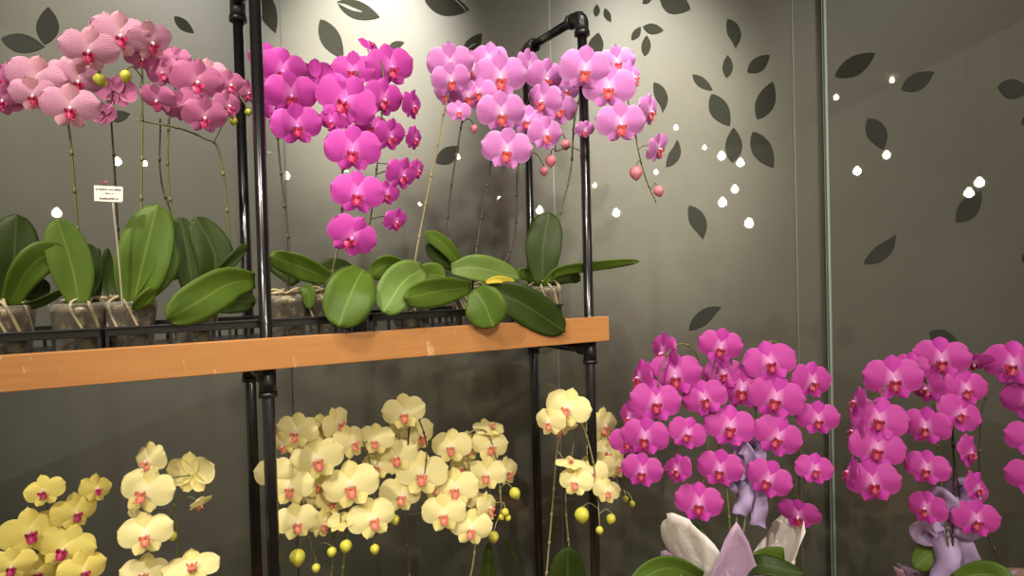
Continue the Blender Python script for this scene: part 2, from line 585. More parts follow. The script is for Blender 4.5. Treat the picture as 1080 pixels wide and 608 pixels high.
def wooden_shelf(zt, zb, zboard, label):
    root = empty('wooden_shelf', rp(0, 0.1, zb), label, 'shelf')
    q = MB(); q.obox(rp(-0.86, -0.037, zb), EX * (0.86 + SHELF_T1), EN * 0.022, Vector((0, 0, zt - zb)))
    q.build('front_beam', WOOD, root, smooth=False, bevel=0.0015)
    q = MB(); q.obox(rp(-0.86, 0.0135, zb + 0.0), EX * (0.86 + SHELF_T1 - 0.004), EN * 0.222, Vector((0, 0, zboard - zb)))
    q.build('board', WOOD, root, smooth=False, bevel=0.001)
    for k in range(4):
        q = MB(); q.obox(rp(-0.6 + 0.38 * k, -0.0152, zb + 0.004), EX * 0.06, EN * 0.0287, Vector((0, 0, 0.03)))
        q.build('bracket', FIT, root, smooth=False)
    return root


sh1 = wooden_shelf(BT, BB, ZB, 'long orange wooden shelf board across the pipe rack')
wooden_shelf(0.565, 0.505, 0.55, 'lower wooden shelf under the cream orchids')
LOWZ = 0.55
# ------------------------------------------------------------------ trays
TRAY = plain('black_plastic', (20, 19, 19), 0.38, var=0.2, scale=40)
TH = 0.046


def tray(t0, t1, label):
    d0, d1 = 0.020, 0.233
    root = empty('nursery_tray', rp((t0 + t1) / 2, 0.14, ZB), label, 'tray', 'black nursery trays on the shelf')
    q = MB()
    L = EX * (t1 - t0); D = EN * (d1 - d0)
    w = 0.005
    z0 = Vector((0, 0, 1))
    q.obox(rp(t0, d0, ZB + TH - 0.016), L, EN * w, z0 * 0.016)
    q.obox(rp(t0, d1 - w, ZB + TH - 0.016), L, EN * w, z0 * 0.016)
    q.obox(rp(t0, d0 + w, ZB + TH - 0.016), EX * w, EN * (d1 - d0 - 2 * w), z0 * 0.016)
    q.obox(rp(t1 - w, d0 + w, ZB + TH - 0.016), EX * w, EN * (d1 - d0 - 2 * w), z0 * 0.016)
    # rolled lip
    q.obox(rp(t0 - 0.003, d0 - 0.005, ZB + TH - 0.003), L + EX * 0.006, EN * 0.012, z0 * 0.004)
    q.build('rim', TRAY, root, smooth=False, bevel=0.001)
    n = 14
    for k in range(n + 1):
        t = t0 + (t1 - t0 - 0.006) * k / n
        for d in (d0 + 0.0005, d1 - 0.0045):
            q = MB(); q.obox(rp(t, d, ZB + 0.004), EX * 0.006, EN * 0.004, z0 * (TH - 0.02)); q.build('slat', TRAY, root, smooth=False)
    m = 8
    for k in range(1, m):
        d = d0 + (d1 - d0 - 0.006) * k / m
        for t in (t0 + 0.0005, t1 - 0.0045):
            q = MB(); q.obox(rp(t, d, ZB + 0.004), EX * 0.004, EN * 0.006, z0 * (TH - 0.02)); q.build('slat', TRAY, root, smooth=False)
    q = MB(); q.obox(rp(t0, d0, ZB + 0.0004), L, D, z0 * 0.0035); q.build('bottom', TRAY, root, smooth=False)
    return root


tray(-0.77, -0.282, 'black slatted nursery tray at the left end under the striped orchids')
tray(-0.275, 0.216, 'black slatted nursery tray behind the left front pipe')
tray(0.223, 0.712, 'black slatted nursery tray at the right end of the shelf')
TZ = ZB + 0.0042

# ------------------------------------------------------------------ orchid parts
def petal_grid(L, W, nu=9, nv=9, c=0.58, p=1.0, cup=0.0, curl=0.0, base=0.10, ruff=0.0, seed=0, tipp=2.0, fold=0.0):
    """blade along +x, width along y, +z = back of the flower"""
    P = []; UV = []
    rnd = random.Random(seed)
    ph = rnd.random() * 6
    for i in range(nu):
        u = 1 - (1 - i / (nu - 1)) ** 1.25
        if u < c: h = max(0.0, 1 - abs((u - c) / c) ** 2.2) ** 0.5
        else: h = max(0.0, 1 - abs((u - c) / (1 - c)) ** tipp) ** 0.5
        h = max(h, base * (1 - u) ** 2, 0.006) * W / 2 * p
        row = []; ur = []
        for j in range(nv):
            v = -1 + 2 * j / (nv - 1)
            z = cup * (v * v) * h / (W / 2) + curl * u * u + fold * abs(v) * h
            z += ruff * math.sin(ph + 5.0 * v + 4 * u) * u * (0.4 + 0.6 * abs(v))
            # round the blade tip
            x = u * L - (v * v) * 0.05 * L * u * u
            row.append(Vector((x, v * h, z))); ur.append((u, (v + 1) / 2))
        P.append(row); UV.append(ur)
    return P, UV


def place(P, ang, off=(0, 0, 0), rot=None):
    """blade plane (x,y,z) to the flower frame: x right, z up, +y back; ang in degrees, 0 = right, 90 = up"""
    a = math.radians(ang)
    out = []
    for row in P:
        r = []
        for p in row:
            q = Vector((p.x * math.cos(a) - p.y * math.sin(a), p.z, p.x * math.sin(a) + p.y * math.cos(a)))
            if rot: q = rot @ q
            r.append(q + Vector(off))
        out.append(r)
    return out


def make_templates(name, seed):
    k = KIND[name]
    r = random.Random(seed)
    big = {'striped': 0.98, 'yellow': 0.94, 'cream': 0.98}.get(name, 1.04)
    T = {}
    s = MB()
    for ang, L, W in ((90, 0.47, 0.33), (-122, 0.40, 0.28), (-58, 0.40, 0.28)):
        P, UV = petal_grid(L, W, 9, 7, c=0.55, cup=0.05, curl=r.uniform(-0.02, 0.06), base=0.25, seed=seed + int(ang), tipp=1.9, ruff=0.006)
        s.grid(place(P, ang + r.uniform(-5, 5), (0, 0.022, 0)), UV)
    s.tube([(0, 0.02, 0), (0, 0.06, -0.005), (0, 0.10, 0.0)], [0.02, 0.016, 0.012], 8)
    T['sepals'] = s.mesh('flower_' + name, [k['sepal']])
    for side, ang in (('r', 16), ('l', 164)):
        P, UV = petal_grid(0.53, 0.57 * big, 11, 11, c=0.54, cup=0.085, curl=r.uniform(0.03, 0.11), base=0.22, ruff=0.018, seed=seed + ord(side), tipp=2.1)
        s = MB()
        s.grid(place(P, ang + r.uniform(-4, 4), (0, -0.004, 0.0)), UV)
        T['petal_' + side] = s.mesh('petal_' + name, [k['petal']])
    # lip: two erect side lobes, a forward midlobe with two tendrils, a callus
    s = MB()
    for sd in (1, -1):
        P, UV = petal_grid(0.13, 0.10, 7, 6, c=0.6, cup=-0.02, base=0.4)
        Pp = []
        for row in P:
            rr = []
            for p in row:
                x, y = p.x, p.y
                rr.append(Vector((sd * (0.022 + 0.062 * math.sin(PI / 2 * x / 0.13)), -0.03 - 0.62 * x, -0.055 + 0.12 * x + y * 0.75)))
            Pp.append(rr)
        s.grid(Pp, UV)
    P, UV = petal_grid(0.22, 0.15, 9, 7, c=0.62, cup=0.05, base=0.4, fold=0.10)
    Pp = []
    for row in P:
        rr = []
        for p in row:
            x = p.x
            rr.append(Vector((p.y, -0.03 - 0.50 * x + 1.1 * x * x + p.z * 0.8, -0.035 - 0.80 * x + 0.4 * x * x)))
        Pp.append(rr)
    s.grid(Pp, UV)
    for sd in (1, -1):
        s.tube(spline([(sd * 0.015, -0.08, -0.175), (sd * 0.05, -0.12, -0.20), (sd * 0.06, -0.10, -0.165)], 5), [0.008] * 5 + [0.006] * 3 + [0.004] * 3, 6)
    s.ell((0, -0.06, -0.045), 0.028, 0.025, 0.02)
    s.v = [Vector((0, -0.01, 0)) + Vector((p.x * 1.16, p.y * 1.15, p.z * 1.10)) for p in s.v]
    T['lip'] = s.mesh('lip_' + name, [k['lip']])
    s = MB()
    s.ell((0, -0.045, 0.0), 0.032, 0.055, 0.034)
    s.ell((0, -0.088, -0.008), 0.022, 0.02, 0.022)
    T['column'] = s.mesh('column_' + name, [k['column']])
    # bud template, unit height along +z from its stalk
    s = MB()
    prof = []
    for i in range(13):
        u = i / 12
        prof.append((0.5 * max(0.001, math.sin(PI * u ** 0.85)) ** 0.75 * 0.82, u - 0.5))
    rows = []
    for (rr, z) in prof:
        rows.append([Vector((rr * (1 + 0.06 * math.cos(3 * 2 * PI * j / 18)) * math.cos(2 * PI * j / 18), rr * (1 + 0.06 * math.cos(3 * 2 * PI * j / 18)) * math.sin(2 * PI * j / 18), z)) for j in range(18)])
    s.grid(rows, closed=True)
    T['bud'] = s.mesh('bud_' + name, [k['bud']])
    return T


TPL = {n: [make_templates(n, 10 * i + 3), make_templates(n, 10 * i + 8), make_templates(n, 10 * i + 15)] for i, n in enumerate(KIND)}


def link(name, me, parent, M=None):
    o = bpy.data.objects.new(name, me)
    COL.objects.link(o)
    o.parent = parent
    if M is not None: o.matrix_local = M
    return o


def leaf_part(root, pts, width, m, name='leaf', twist=0.0, fold=0.16, n=16, base=0.38, tipround=2.5, sag=0.0):
    """strap leaf along world-space points; twist (deg) turns the blade about its midrib"""
    mid = spline(pts, 8)
    nseg = len(mid) - 1
    P = []; UV = []
    for i in range(n + 1):
        u = 1 - (1 - i / n) ** 1.3
        f = u * nseg; k = min(int(f), nseg - 1)
        p = mid[k].lerp(mid[k + 1], f - k)
        t = (mid[min(k + 2, nseg)] - mid[max(k - 1, 0)]).normalized()
        vw = (p - CAM).normalized()
        s = t.cross(vw)
        s = s.normalized() if s.length > 1e-4 else RGT.copy()
        s = Matrix.Rotation(math.radians(twist), 3, t) @ s
        nr = s.cross(t).normalized()
        if nr.dot(vw) > 0: nr = -nr
        c = 0.55
        if u < c: h = base + (1 - base) * math.sin(PI / 2 * u / c)
        else: h = max(0.0, 1 - ((u - c) / (1 - c)) ** tipround) ** 0.5
        h = max(h, 0.02) * width / 2
        row = []; ur = []
        for j in range(9):
            v = -1 + j / 4
            wob = 0.05 * width * math.sin(3 * v + 5 * u + len(pts)) * u
            row.append(p + s * (v * h) + nr * (fold * h * (abs(v) ** 1.3 - 0.5) + wob))
            ur.append((u, (v + 1) / 2))
        P.append(row); UV.append(ur)
    q = MB(); q.grid(P, UV)
    return q.build(name, m, root, solid=0.0022)


# clear plastic pot with moss and roots
pot_m, nt, b = mat('clear_plastic_pot')
b.inputs['Base Color'].default_value = lin((190, 185, 170)); b.inputs['Roughness'].default_value = 0.18
tp = node(nt, 'ShaderNodeBsdfTransparent'); ms = node(nt, 'ShaderNodeMixShader')
lw = node(nt, 'ShaderNodeLayerWeight'); lw.inputs[0].default_value = 0.35
nt.links.new(val(nt, 'ADD', val(nt, 'MULTIPLY', lw.outputs['Facing'], 0.5), 0.10, True), ms.inputs[0])
nt.links.new(tp.outputs[0], ms.inputs[1]); nt.links.new(b.outputs[0], ms.inputs[2])
nt.links.new(ms.outputs[0], nt.nodes['Material Output'].inputs['Surface'])
POT = pot_m
BARK, nt, b = mat('potting_bark')
f = noise_fac(nt, 42, 4, rough=0.65)
nt.links.new(ramp(nt, f, [(0.38, lin((26, 21, 14))), (0.52, lin((96, 80, 54))), (0.66, lin((214, 200, 164)))]), b.inputs['Base Color'])
b.inputs['Roughness'].default_value = 0.9
ROOT = plain('aerial_roots', (196, 178, 138), 0.7, var=0.45, scale=30)


def pot_parts(root, c, R=0.047, H=0.088, visible=True):
    x, y, z = c
    q = MB()
    prof = [(R * 0.76, 0.0), (R * 0.78, 0.002), (R * 0.95, H - 0.014), (R * 0.99, H - 0.013), (R * 0.965, H - 0.010), (R * 0.995, H - 0.008), (R * 0.97, H - 0.006), (R, H), (R * 0.955, H - 0.001), (R * 0.75, 0.003), (0.001, 0.003)]
    q.lathe([(0.001, 0.0)] + prof, (x, y, z), 32)
    q.build('pot', POT, root)
    q = MB()
    rows = []
    n = 26
    for (r, h) in ((0.02, 0.004), (0.72, 0.005), (0.80, 0.03), (0.87, 0.055), (0.90, H - 0.020), (0.75, H - 0.008), (0.35, H - 0.002), (0.02, H)):
        row = []
        for k in range(n):
            a = 2 * PI * k / n
            nz = noise.noise(Vector((math.cos(a) * 3 + x * 50, math.sin(a) * 3, h * 60)))
            rr = R * r * (1 + 0.05 * nz) if r < 0.88 else R * min(0.92, r * (1 + 0.03 * nz))
            row.append(Vector((x + rr * math.cos(a), y + rr * math.sin(a), z + h + (0.006 * nz if h > 0.06 else 0))))
        rows.append(row)
    q.grid(rows, closed=True)
    q.build('potting_mix', BARK, root)
    if visible:
        q = MB()
        r = random.Random(int(x * 1000) + 77)
        for k in range(9):
            a = r.uniform(0, 6.28); b2 = a + r.uniform(-0.9, 0.9)
            p = [(x, y, z + H + 0.004), (x + 0.55 * R * math.cos(a), y + 0.55 * R * math.sin(a), z + H + r.uniform(0.004, 0.016)),
                 (x + 0.88 * R * math.cos(b2), y + 0.88 * R * math.sin(b2), z + H - 0.004), (x + 0.86 * R * math.cos(b2 + 0.5), y + 0.86 * R * math.sin(b2 + 0.5), z + 0.035)]
            q.tube(spline(p, 6), 0.0026, 7)
        q.build('roots', ROOT, root)


class Plane:
    """where a pixel of this plant lies: a plane along the rack or one facing the viewer"""
    def __init__(s, typ, d): s.typ, s.d = typ, d

    def __call__(s, px, py, dd=0.0):
        return rk(px, py, s.d + dd) if s.typ == 'R' else at(px, py, s.d + dd)

    def scale(s, p): return (p - CAM).dot(FWD) / F           # metres per pixel there


def orchid(label, group, plane, potpos, kindname, flowers, stems, leaves=(), buds=(), pot=True, R=0.047, H=0.088, stem_mat=STEM, wrapped=False):
    root = empty('potted_orchid', potpos, label, 'orchid', group)
    if pot: pot_parts(root, potpos, R, H)
    P0 = Vector(potpos) + Vector((0, 0, H))
    paths = []
    for st in stems:
        sm = stem_mat
        if isinstance(st[0], str):
            sm = {'d': STEM_DARK, 't': STEM_TAN, 'g': STEM}[st[0]]; st = st[1:]
        pts = [P0 + Vector((random.uniform(-.008, .008), random.uniform(-.006, .006), -0.015))] + [plane(*q) for q in st]
        sp = spline(pts, 10)
        paths.append((sp, sm))
    sbs = []
    for sp, sm in paths:
        q = MB()
        n = len(sp)
        q.tube(sp, [0.0027 - 0.0012 * i / n for i in range(n)], 8)
        acc = 0; step = 0.065                                 # nodes with their sheaths
        for i in range(2, n - 2):
            acc += (sp[i] - sp[i - 1]).length
            if acc > step:
                acc = 0
                t = (sp[i + 1] - sp[i - 1]).normalized()
                r0 = 0.0027 - 0.0012 * i / n
                q.tube([sp[i] - t * 0.003, sp[i], sp[i] + t * 0.008], [r0 * 1.15, r0 * 1.7, r0 * 1.05], 8)
        sbs.append((q, sm))
    # flowers: nearer ones first, those behind stand further back
    fl = []
    for f in flowers:
        px, py, w = f[:3]
        yaw, pitch, roll, layer = (list(f[3:]) + [0, 0, 0, 0][len(f) - 3:])[:4]
        kn = f[7] if len(f) > 7 else kindname
        fl.append((px, py, w, yaw, pitch, roll, layer, kn))
    fl.sort(key=lambda f: (f[6], -f[1]))
    done = []
    for idx, (px, py, w, yaw, pitch, roll, layer, kn) in enumerate(fl):
        d = layer * 0.045
        for (qx, qy, qw, qd) in done:
            if math.hypot(px - qx, py - qy) < 0.46 * (w + qw): d = max(d, qd + 0.017)
        d = min(d, layer * 0.045 + 0.085)
        done.append((px, py, w, d))
        pos = plane(px, py, d)
        sc = w * plane.scale(pos)
        n = (CAM - pos).normalized()
        rt = UPV.cross(n).normalized()
        up = n.cross(rt)
        B = Matrix((rt, -n, up)).transposed()
        jit = random.Random(int(px * 31 + py * 17))
        Rm = Matrix.Rotation(math.radians(yaw + jit.uniform(-10, 10)), 3, 'Z') @ Matrix.Rotation(math.radians(-(pitch + jit.uniform(-10, 8))), 3, 'X') @ Matrix.Rotation(math.radians(-roll + jit.uniform(-9, 9)), 3, 'Y')
        R3 = B @ Rm
        M = Matrix.Translation(pos - Vector(potpos)) @ R3.to_4x4() @ Matrix.Scale(sc, 4)
        T = TPL[kn][jit.randrange(3)]
        fo = link('flower', T['sepals'], root, M)
        for nm, key in (('petal', 'petal_r'), ('petal', 'petal_l'), ('lip', 'lip'), ('column', 'column')):
            link(nm, T[key], fo)
        if paths:
            back = pos + R3 @ Vector((0, 0.09 * sc, 0))
            best = None
            for si, (sp, sm) in enumerate(paths):
                for p in sp[6:]:
                    dd = (p - back).length + (0.04 if p.z < back.z - 0.01 else 0)
                    if best is None or dd < best[0]: best = (dd, p, si)
            dd, p, si = best
            if dd < 0.20:
                c = back + R3 @ Vector((0, 0.25 * sc, 0.02 * sc))
                c = c.lerp(p, 0.35) + Vector((0, 0, 0.004))
                sbs[si][0].tube(spline([back, c, p], 6), 0.0013, 6)
    for bd in buds:
        px, py, r = bd[:3]
        dd = bd[3] if len(bd) > 3 else 0.0
        ang = bd[4] if len(bd) > 4 else jit.uniform(-30, 30)
        pos = plane(px, py, dd)
        s = r * 2.2 * plane.scale(pos)
        M = Matrix.Translation(pos - Vector(potpos)) @ Matrix.Rotation(math.radians(180 + ang), 4, (0, -1, 0)) @ Matrix.Scale(s, 4)
        link('bud', TPL[kindname][0]['bud'], root, M)
        a = math.radians(ang)
        tip = pos + (Vector((-math.sin(a), 0, math.cos(a)))) * s * 0.47
        best = None
        for si, (sp, sm) in enumerate(paths):
            for p in sp[6:]:
                q = (p - tip).length
                if best is None or q < best[0]: best = (q, p, si)
        if best and best[0] < 0.12:
            c = tip.lerp(best[1], 0.45) + Vector((0, 0, 0.012))
            sbs[best[2]][0].tube(spline([tip, c, best[1]], 6), 0.0012, 6)
    for q, sm in sbs: q.build('flower_stem', sm, root)
    for lf in leaves:
        pts, w = lf[0], lf[1]
        m = {'g': LEAF, 'd': LEAF_DARK, 'p': LEAF_PALE, 'y': LEAF_YELLOW}[lf[2] if len(lf) > 2 else 'g']
        tw = lf[3] if len(lf) > 3 else 0
        wp = [plane(*q) for q in pts]
        # root the blade in the crown of the plant
        wid = w * plane.scale(wp[len(wp) // 2])
        leaf_part(root, wp, wid, m, twist=tw)
    return root


def shelf_pot(px, d, z=None):
    p = rk(px, 320, d)
    return (p.x, p.y, TZ if z is None else z)


GS = 'orchids on the upper shelf'
PX = {}

# --- far left, cut by the picture edge
orchid('deep pink striped orchid cut off by the left picture edge', GS, Plane('R', 0.06), shelf_pot(6, 0.085), 'rose',
       [(-3, 84, 46, 10, 0, 0, 0), (2, 106, 42, 15, -5, 0, 0), (-22, 100, 44, 0, 0, 0, 0.5)],
       [[(-5, 300, 0.02), (-18, 220, 0.03), (-16, 120, 0.05), (-6, 84, 0.06), (4, 100, 0.06)]],
       [([(8, 326, 0.02), (14, 282, 0.02), (17, 226, 0.03)], 46, 'd'), ([(8, 327, 0.01), (26, 290, -0.01), (48, 270, -0.01), (69, 276, 0.0)], 34, 'g', 10),
        ([(10, 326, 0.015), (40, 320, -0.005), (72, 304, -0.01)], 12, 'd', 40), ([(10, 322, 0.04), (30, 308, 0.05), (52, 300, 0.05)], 26, 'd')])
# --- striped orchid with the big pale flowers
orchid('pale pink striped orchid with large open flowers, leftmost fully seen plant', GS, Plane('R', 0.02), shelf_pot(82, 0.085), 'striped',
       [(37, 84, 56, -5, 8, 0, 0.6), (35, 101, 46, -8, -12, 0, 0), (74, 114, 56, 0, -5, 0, 0), (82, 86, 50, 10, 0, 0, 0.8), (66, 72, 34, -20, 20, 0, 1.4)],
       [[(84, 290, 0.05), (80, 220, 0.05), (72, 132, 0.05), (60, 122, 0.05), (40, 110, 0.05), (45, 80, 0.08)]],
       [([(84, 324, 0.03), (76, 282, 0.03), (60, 231, 0.035)], 40, 'g'), ([(86, 322, 0.05), (96, 290, 0.06), (94, 258, 0.07)], 22, 'd'),
        ([(86, 325, 0.06), (100, 312, 0.08), (104, 262, 0.1)], 12, 'd', 30)])
# --- added plant, stands in for a dark flower reflection in the glass
orchid('dusky orchid turned away behind the price tag, standing in for a flower reflection', GS, Plane('R', 0.15), shelf_pot(118, 0.182), 'rose',
       [(124, 98, 40, 170, 0, 0, 0), (110, 122, 32, 150, -30, 20, 0)],
       [['d', (126, 300, 0.03), (122, 200, 0.02), (117, 120, 0.01), (118, 95, 0.02)]][0:1],
       [([(122, 318, 0.04), (114, 300, 0.05), (113, 262, 0.05)], 12, 'd'), ([(124, 318, 0.03), (136, 312, 0.03), (170, 290, 0.03), (196, 287, 0.03)], 20, 'd')])
# --- tallest striped one
orchid('tallest pale pink striped orchid, yellow buds below its flowers', GS, Plane('R', 0.02), shelf_pot(138, 0.085), 'striped',
       [(94, 54, 56, -5, 0, 0, 0), (127, 38, 56, 0, 0, 0, 0.4), (160, 45, 50, 30, 0, 8, 0.5), (112, 28, 34, -30, 10, 10, 1.2), (150, 62, 34, 10, -15, 0, 1.2, 'rose')],
       [[(146, 290, 0.03), (149, 210, 0.04), (150, 110, 0.05), (148, 65, 0.06), (130, 52, 0.07), (108, 68, 0.06), (104, 80, 0.05)]],
       [([(140, 325, 0.03), (150, 278, 0.02), (166, 216, 0.03)], 52, 'g', -8), ([(141, 327, 0.0), (151, 317, -0.01), (164, 304, -0.01)], 16, 'g', 30),
        ([(142, 324, 0.03), (176, 280, 0.03), (176, 224, 0.05)], 26, 'g', 25)],
       [(105, 84, 6.5, 0.02, 10), (132.5, 80.5, 6.5, 0.02, -5), (110, 88, 4, 0.03, 30)])
# --- rose cluster beside the pipe
orchid('rosy striped orchid with a crowded flower cluster left of the pipe post', GS, Plane('R', 0.03), shelf_pot(205, 0.085), 'rose',
       [(216, 124, 46, 5, -8, 0, 0), (193, 113, 40, 5, -5, 20, 0.1), (166, 106, 40, -20, -15, 0, 0), (208, 87, 54, 5, 0, 0, 0.6), (172, 77, 38, -20, 0, 10, 0.6),
        (241, 112, 36, 40, 0, 0, 0.3), (220, 80, 40, 10, 10, 0, 1.4, 'striped'), (243, 90, 36, 30, 0, 0, 1.2), (185, 62, 30, -10, 20, 0, 1.4), (262, 98, 30, 30, 0, 0, 1.6)],
       [[(212, 290, 0.04), (181, 220, 0.06), (178, 130, 0.06), (190, 85, 0.07), (215, 75, 0.08), (238, 95, 0.08)],
        [(240, 290, 0.05), (240, 230, 0.05), (231, 160, 0.05), (215, 146, 0.05), (187, 135, 0.05), (144, 127, 0.05)],
        ['d', (210, 290, 0.05), (172, 200, 0.08), (169, 125, 0.08)]],
       [([(205, 322, 0.03), (200, 280, 0.03), (190, 229, 0.04)], 28, 'd'), ([(214, 320, 0.03), (228, 275, 0.03), (206, 229, 0.04)], 38, 'd', 12),
        ([(220, 300, 0.02), (242, 278, 0.01), (261, 257, 0.02)], 13, 'd', 20), ([(269, 296, 0.02), (242, 300, 0.0), (210, 318, -0.02), (176, 337, -0.025)], 44, 'g', -12),
        ([(215, 322, 0.05), (240, 318, 0.05), (270, 318, 0.06)], 26, 'd')],
       [(246.5, 128, 4.5, 0.04, 0), (262, 119, 4, 0.06, 0)])
# --- magenta behind the left post
orchid('deep magenta orchid directly behind the left pipe post', GS, Plane('R', 0.075), shelf_pot(302, 0.10), 'magenta',
       [(313, 133, 53, 0, 0, 0, 0), (307, 101, 56, 0, -3, 0, 0), (298, 75, 52, 0, 0, 0, 0.3), (282, 64, 40, -5, 0, 0, 1.2), (333, 82, 42, 160, 0, 0, 1.0), (291, 118, 34, -20, 0, 0, 1.3), (286, 96, 34, -30, 0, 0, 1.3)],
       [['d', (306, 280, 0.03), (303, 240, 0.04), (294, 160, 0.05), (292, 100, 0.06), (300, 70, 0.06), (310, 95, 0.05), (314, 125, 0.04)]],
       [([(350, 296, -0.01), (322, 284, -0.02), (284, 270, -0.02)], 27, 'g', -20), ([(312, 300, 0.05), (298, 280, 0.06), (284, 272, 0.07)], 26, 'd', -10),
        ([(318, 303, -0.01), (325, 308, -0.02), (327, 326, -0.02)], 14, 'g'), ([(330, 300, 0.05), (350, 284, 0.06), (378, 292, 0.07)], 24, 'd', -20)])
# --- magenta cascade
orchid('vivid magenta orchid with the longest hanging cascade of flowers', GS, Plane('R', 0.0), shelf_pot(344, 0.10), 'magenta',
       [(371, 251, 54, 0, -5, -22, 0), (377, 205, 56, 0, -4, 0, 0), (372, 159, 60, 0, -4, 0, 0), (364, 107, 66, 0, 0, -18, 0),
        (413, 71, 54, 12, 0, 0, 0.9), (405, 105, 48, 25, 0, 0, 0.6), (412, 144, 42, 30, 0, 0, 0.5), (425, 185, 42, 42, 0, -15, 0.5), (418, 234, 32, 50, -10, 0, 0.5),
        (436, 112, 38, 55, 0, 0, 1.0), (438, 147, 32, 60, 0, 0, 1.0), (441, 180, 28, 60, 0, 0, 1.0), (372, 75, 46, -5, 5, 0, 1.6), (408, 205, 32, 20, -10, 0, 1.0), (350, 128, 34, -30, 0, 0, 1.5), (350, 90, 30, -40, 0, 0, 1.5),
        (392, 134, 34, 10, 0, 0, 1.6), (390, 46, 26, 60, 60, 0, 1.6)],
       [[(352, 280, 0.05), (360, 240, 0.06), (362, 170, 0.09), (372, 90, 0.10), (392, 60, 0.09), (404, 75, 0.08), (402, 130, 0.07), (396, 190, 0.06), (389, 245, 0.05), (386, 262, 0.05)]],
       [([(383, 284, 0.0), (371, 308, -0.045), (357, 345, -0.055)], 52, 'g'), ([(344, 304, 0.04), (365, 290, 0.05), (385, 292, 0.05)], 20, 'd', -10)])
# --- violet, first of two
orchid('pale violet orchid with two slender leaning stems and a small half-open flower', GS, Plane('R', 0.0), shelf_pot(432, 0.10), 'violet',
       [(476, 85, 42, 0, 0, 0, 0), (475, 68, 50, 0, 5, 0, 0.6), (484, 118, 27, 5, 0, 0, 0.2), (499, 74, 44, 10, 5, 0, 1.2), (494, 102, 40, 5, -10, 0, 1.2), (470, 100, 32, -30, -10, 0, 1.3)],
       [['t', (437, 280, 0.05), (445, 235, 0.05), (459, 165, 0.05), (470, 112, 0.05), (482, 80, 0.06), (495, 85, 0.06)],
        ['d', (462, 285, 0.06), (470, 245, 0.06), (477, 190, 0.06), (487, 130, 0.05), (494, 95, 0.06)]],
       [([(447, 284, 0.0), (426, 297, -0.03), (404, 330, -0.05)], 42, 'p'), ([(440, 292, 0.04), (410, 280, 0.03), (390, 292, 0.03)], 24, 'g', -20),
        ([(436, 300, 0.03), (452, 290, 0.02), (470, 292, 0.01)], 26, 'g')],
       [(500, 136, 4.5, 0.03, 0)])
# --- violet, the front trio
orchid('pale violet orchid with three stacked front flowers in the shelf centre', GS, Plane('R', -0.02), shelf_pot(496, 0.10), 'violet',
       [(534.5, 159, 54, 0, -4, 0, 0), (529, 120, 53, 0, -2, 0, 0), (528, 82, 57, 0, 0, 0, 0), (559, 71, 44, 50, 0, 0, 0.7), (576, 83, 46, 40, 0, 0, 0.6), (572, 107, 46, -32, 0, 0, 0.4),
        (576, 142, 44, 40, -5, 0, 0.3), (590, 115, 44, 20, 0, 0, 1.2), (515, 62, 40, -10, 10, 0, 1.3), (505, 98, 38, -15, 0, 0, 1.3), (556, 128, 38, 10, 0, 0, 1.2), (597, 96, 32, 30, 0, 0, 1.7)],
       [['d', (500, 285, 0.05), (506, 240, 0.06), (516, 185, 0.06), (522, 120, 0.07), (535, 70, 0.08), (555, 80, 0.08), (560, 120, 0.07), (558, 160, 0.06)],
        ['d', (530, 280, 0.1), (544, 240, 0.1), (546, 180, 0.1), (558, 100, 0.10), (575, 90, 0.09), (585, 125, 0.08), (586, 160, 0.07)]],
       [([(497, 303, -0.01), (462, 308, -0.04), (426, 315, -0.045)], 32, 'g', -15), ([(500, 306, -0.02), (511, 322, -0.045), (521, 345, -0.055)], 44, 'g', 5),
        ([(476, 284, 0.05), (506, 283, 0.03), (548, 294, 0.03)], 29, 'p', -10), ([(488, 282, 0.06), (470, 260, 0.05), (448, 245, 0.05)], 17, 'g', 10), ([(478, 284, 0.07), (462, 272, 0.07), (450, 257, 0.07)], 13, 'd'),
        ([(512, 298, 0.0), (526, 295, -0.005), (542, 297, 0.0)], 8, 'y')],
       [(597, 153, 5.5, 0.08, 0), (581, 170, 6.5, 0.05, 0), (574, 181, 5, 0.05, 0), (615, 165, 4, 0.03, 0)])
# --- violet at the right end
orchid('pale violet orchid with an upright leaf at the shelf right end', GS, Plane('R', -0.05), shelf_pot(574, 0.075), 'violet',
       [(655, 131, 53, 0, -3, 0, -1.3), (642, 93, 57, 0, 0, 0, -1.2), (617, 74, 56, -3, 0, 0, -0.9), (651, 66, 40, 20, 5, 0, 1.0), (668, 82, 42, 58, 0, 0, 0.6), (686, 118, 42, 62, 0, 0, 0.4), (695, 157, 38, 58, -8, 10, 0.3), (617, 138, 24, 20, -20, 0, 0.2)],
       [[(584, 285, 0.12), (590, 230, 0.12), (602, 180, 0.11), (607, 120, 0.10), (625, 72, 0.09), (650, 78, 0.07), (666, 120, 0.05), (673, 158, 0.04), (681, 188, 0.035), (692, 214, 0.03)]],
       [([(572, 302, 0.1), (573, 262, 0.10), (579, 224, 0.11)], 38, 'd'), ([(573, 300, 0.09), (590, 286, 0.08), (626, 281, 0.06), (674, 276, 0.05)], 13, 'g', 35),
        ([(514, 306, 0.04), (550, 320, 0.01), (596, 350, 0.0)], 40, 'd', -6), ([(571, 300, 0.13), (558, 290, 0.14), (544, 288, 0.14)], 14, 'g', -20), ([(578, 300, 0.14), (600, 292, 0.15), (612, 296, 0.15)], 14, 'd', 10)],
       [(671, 183, 7.5, 0.03, 0), (695, 202, 6, 0.03, 15)])

# ------------------------------------------------------------------ lower shelf
GL = 'orchids on the lower shelf'


def low_pot(px, d):
    p = rk(px, 320, d)
    return (p.x, p.y, LOWZ + 0.0005)


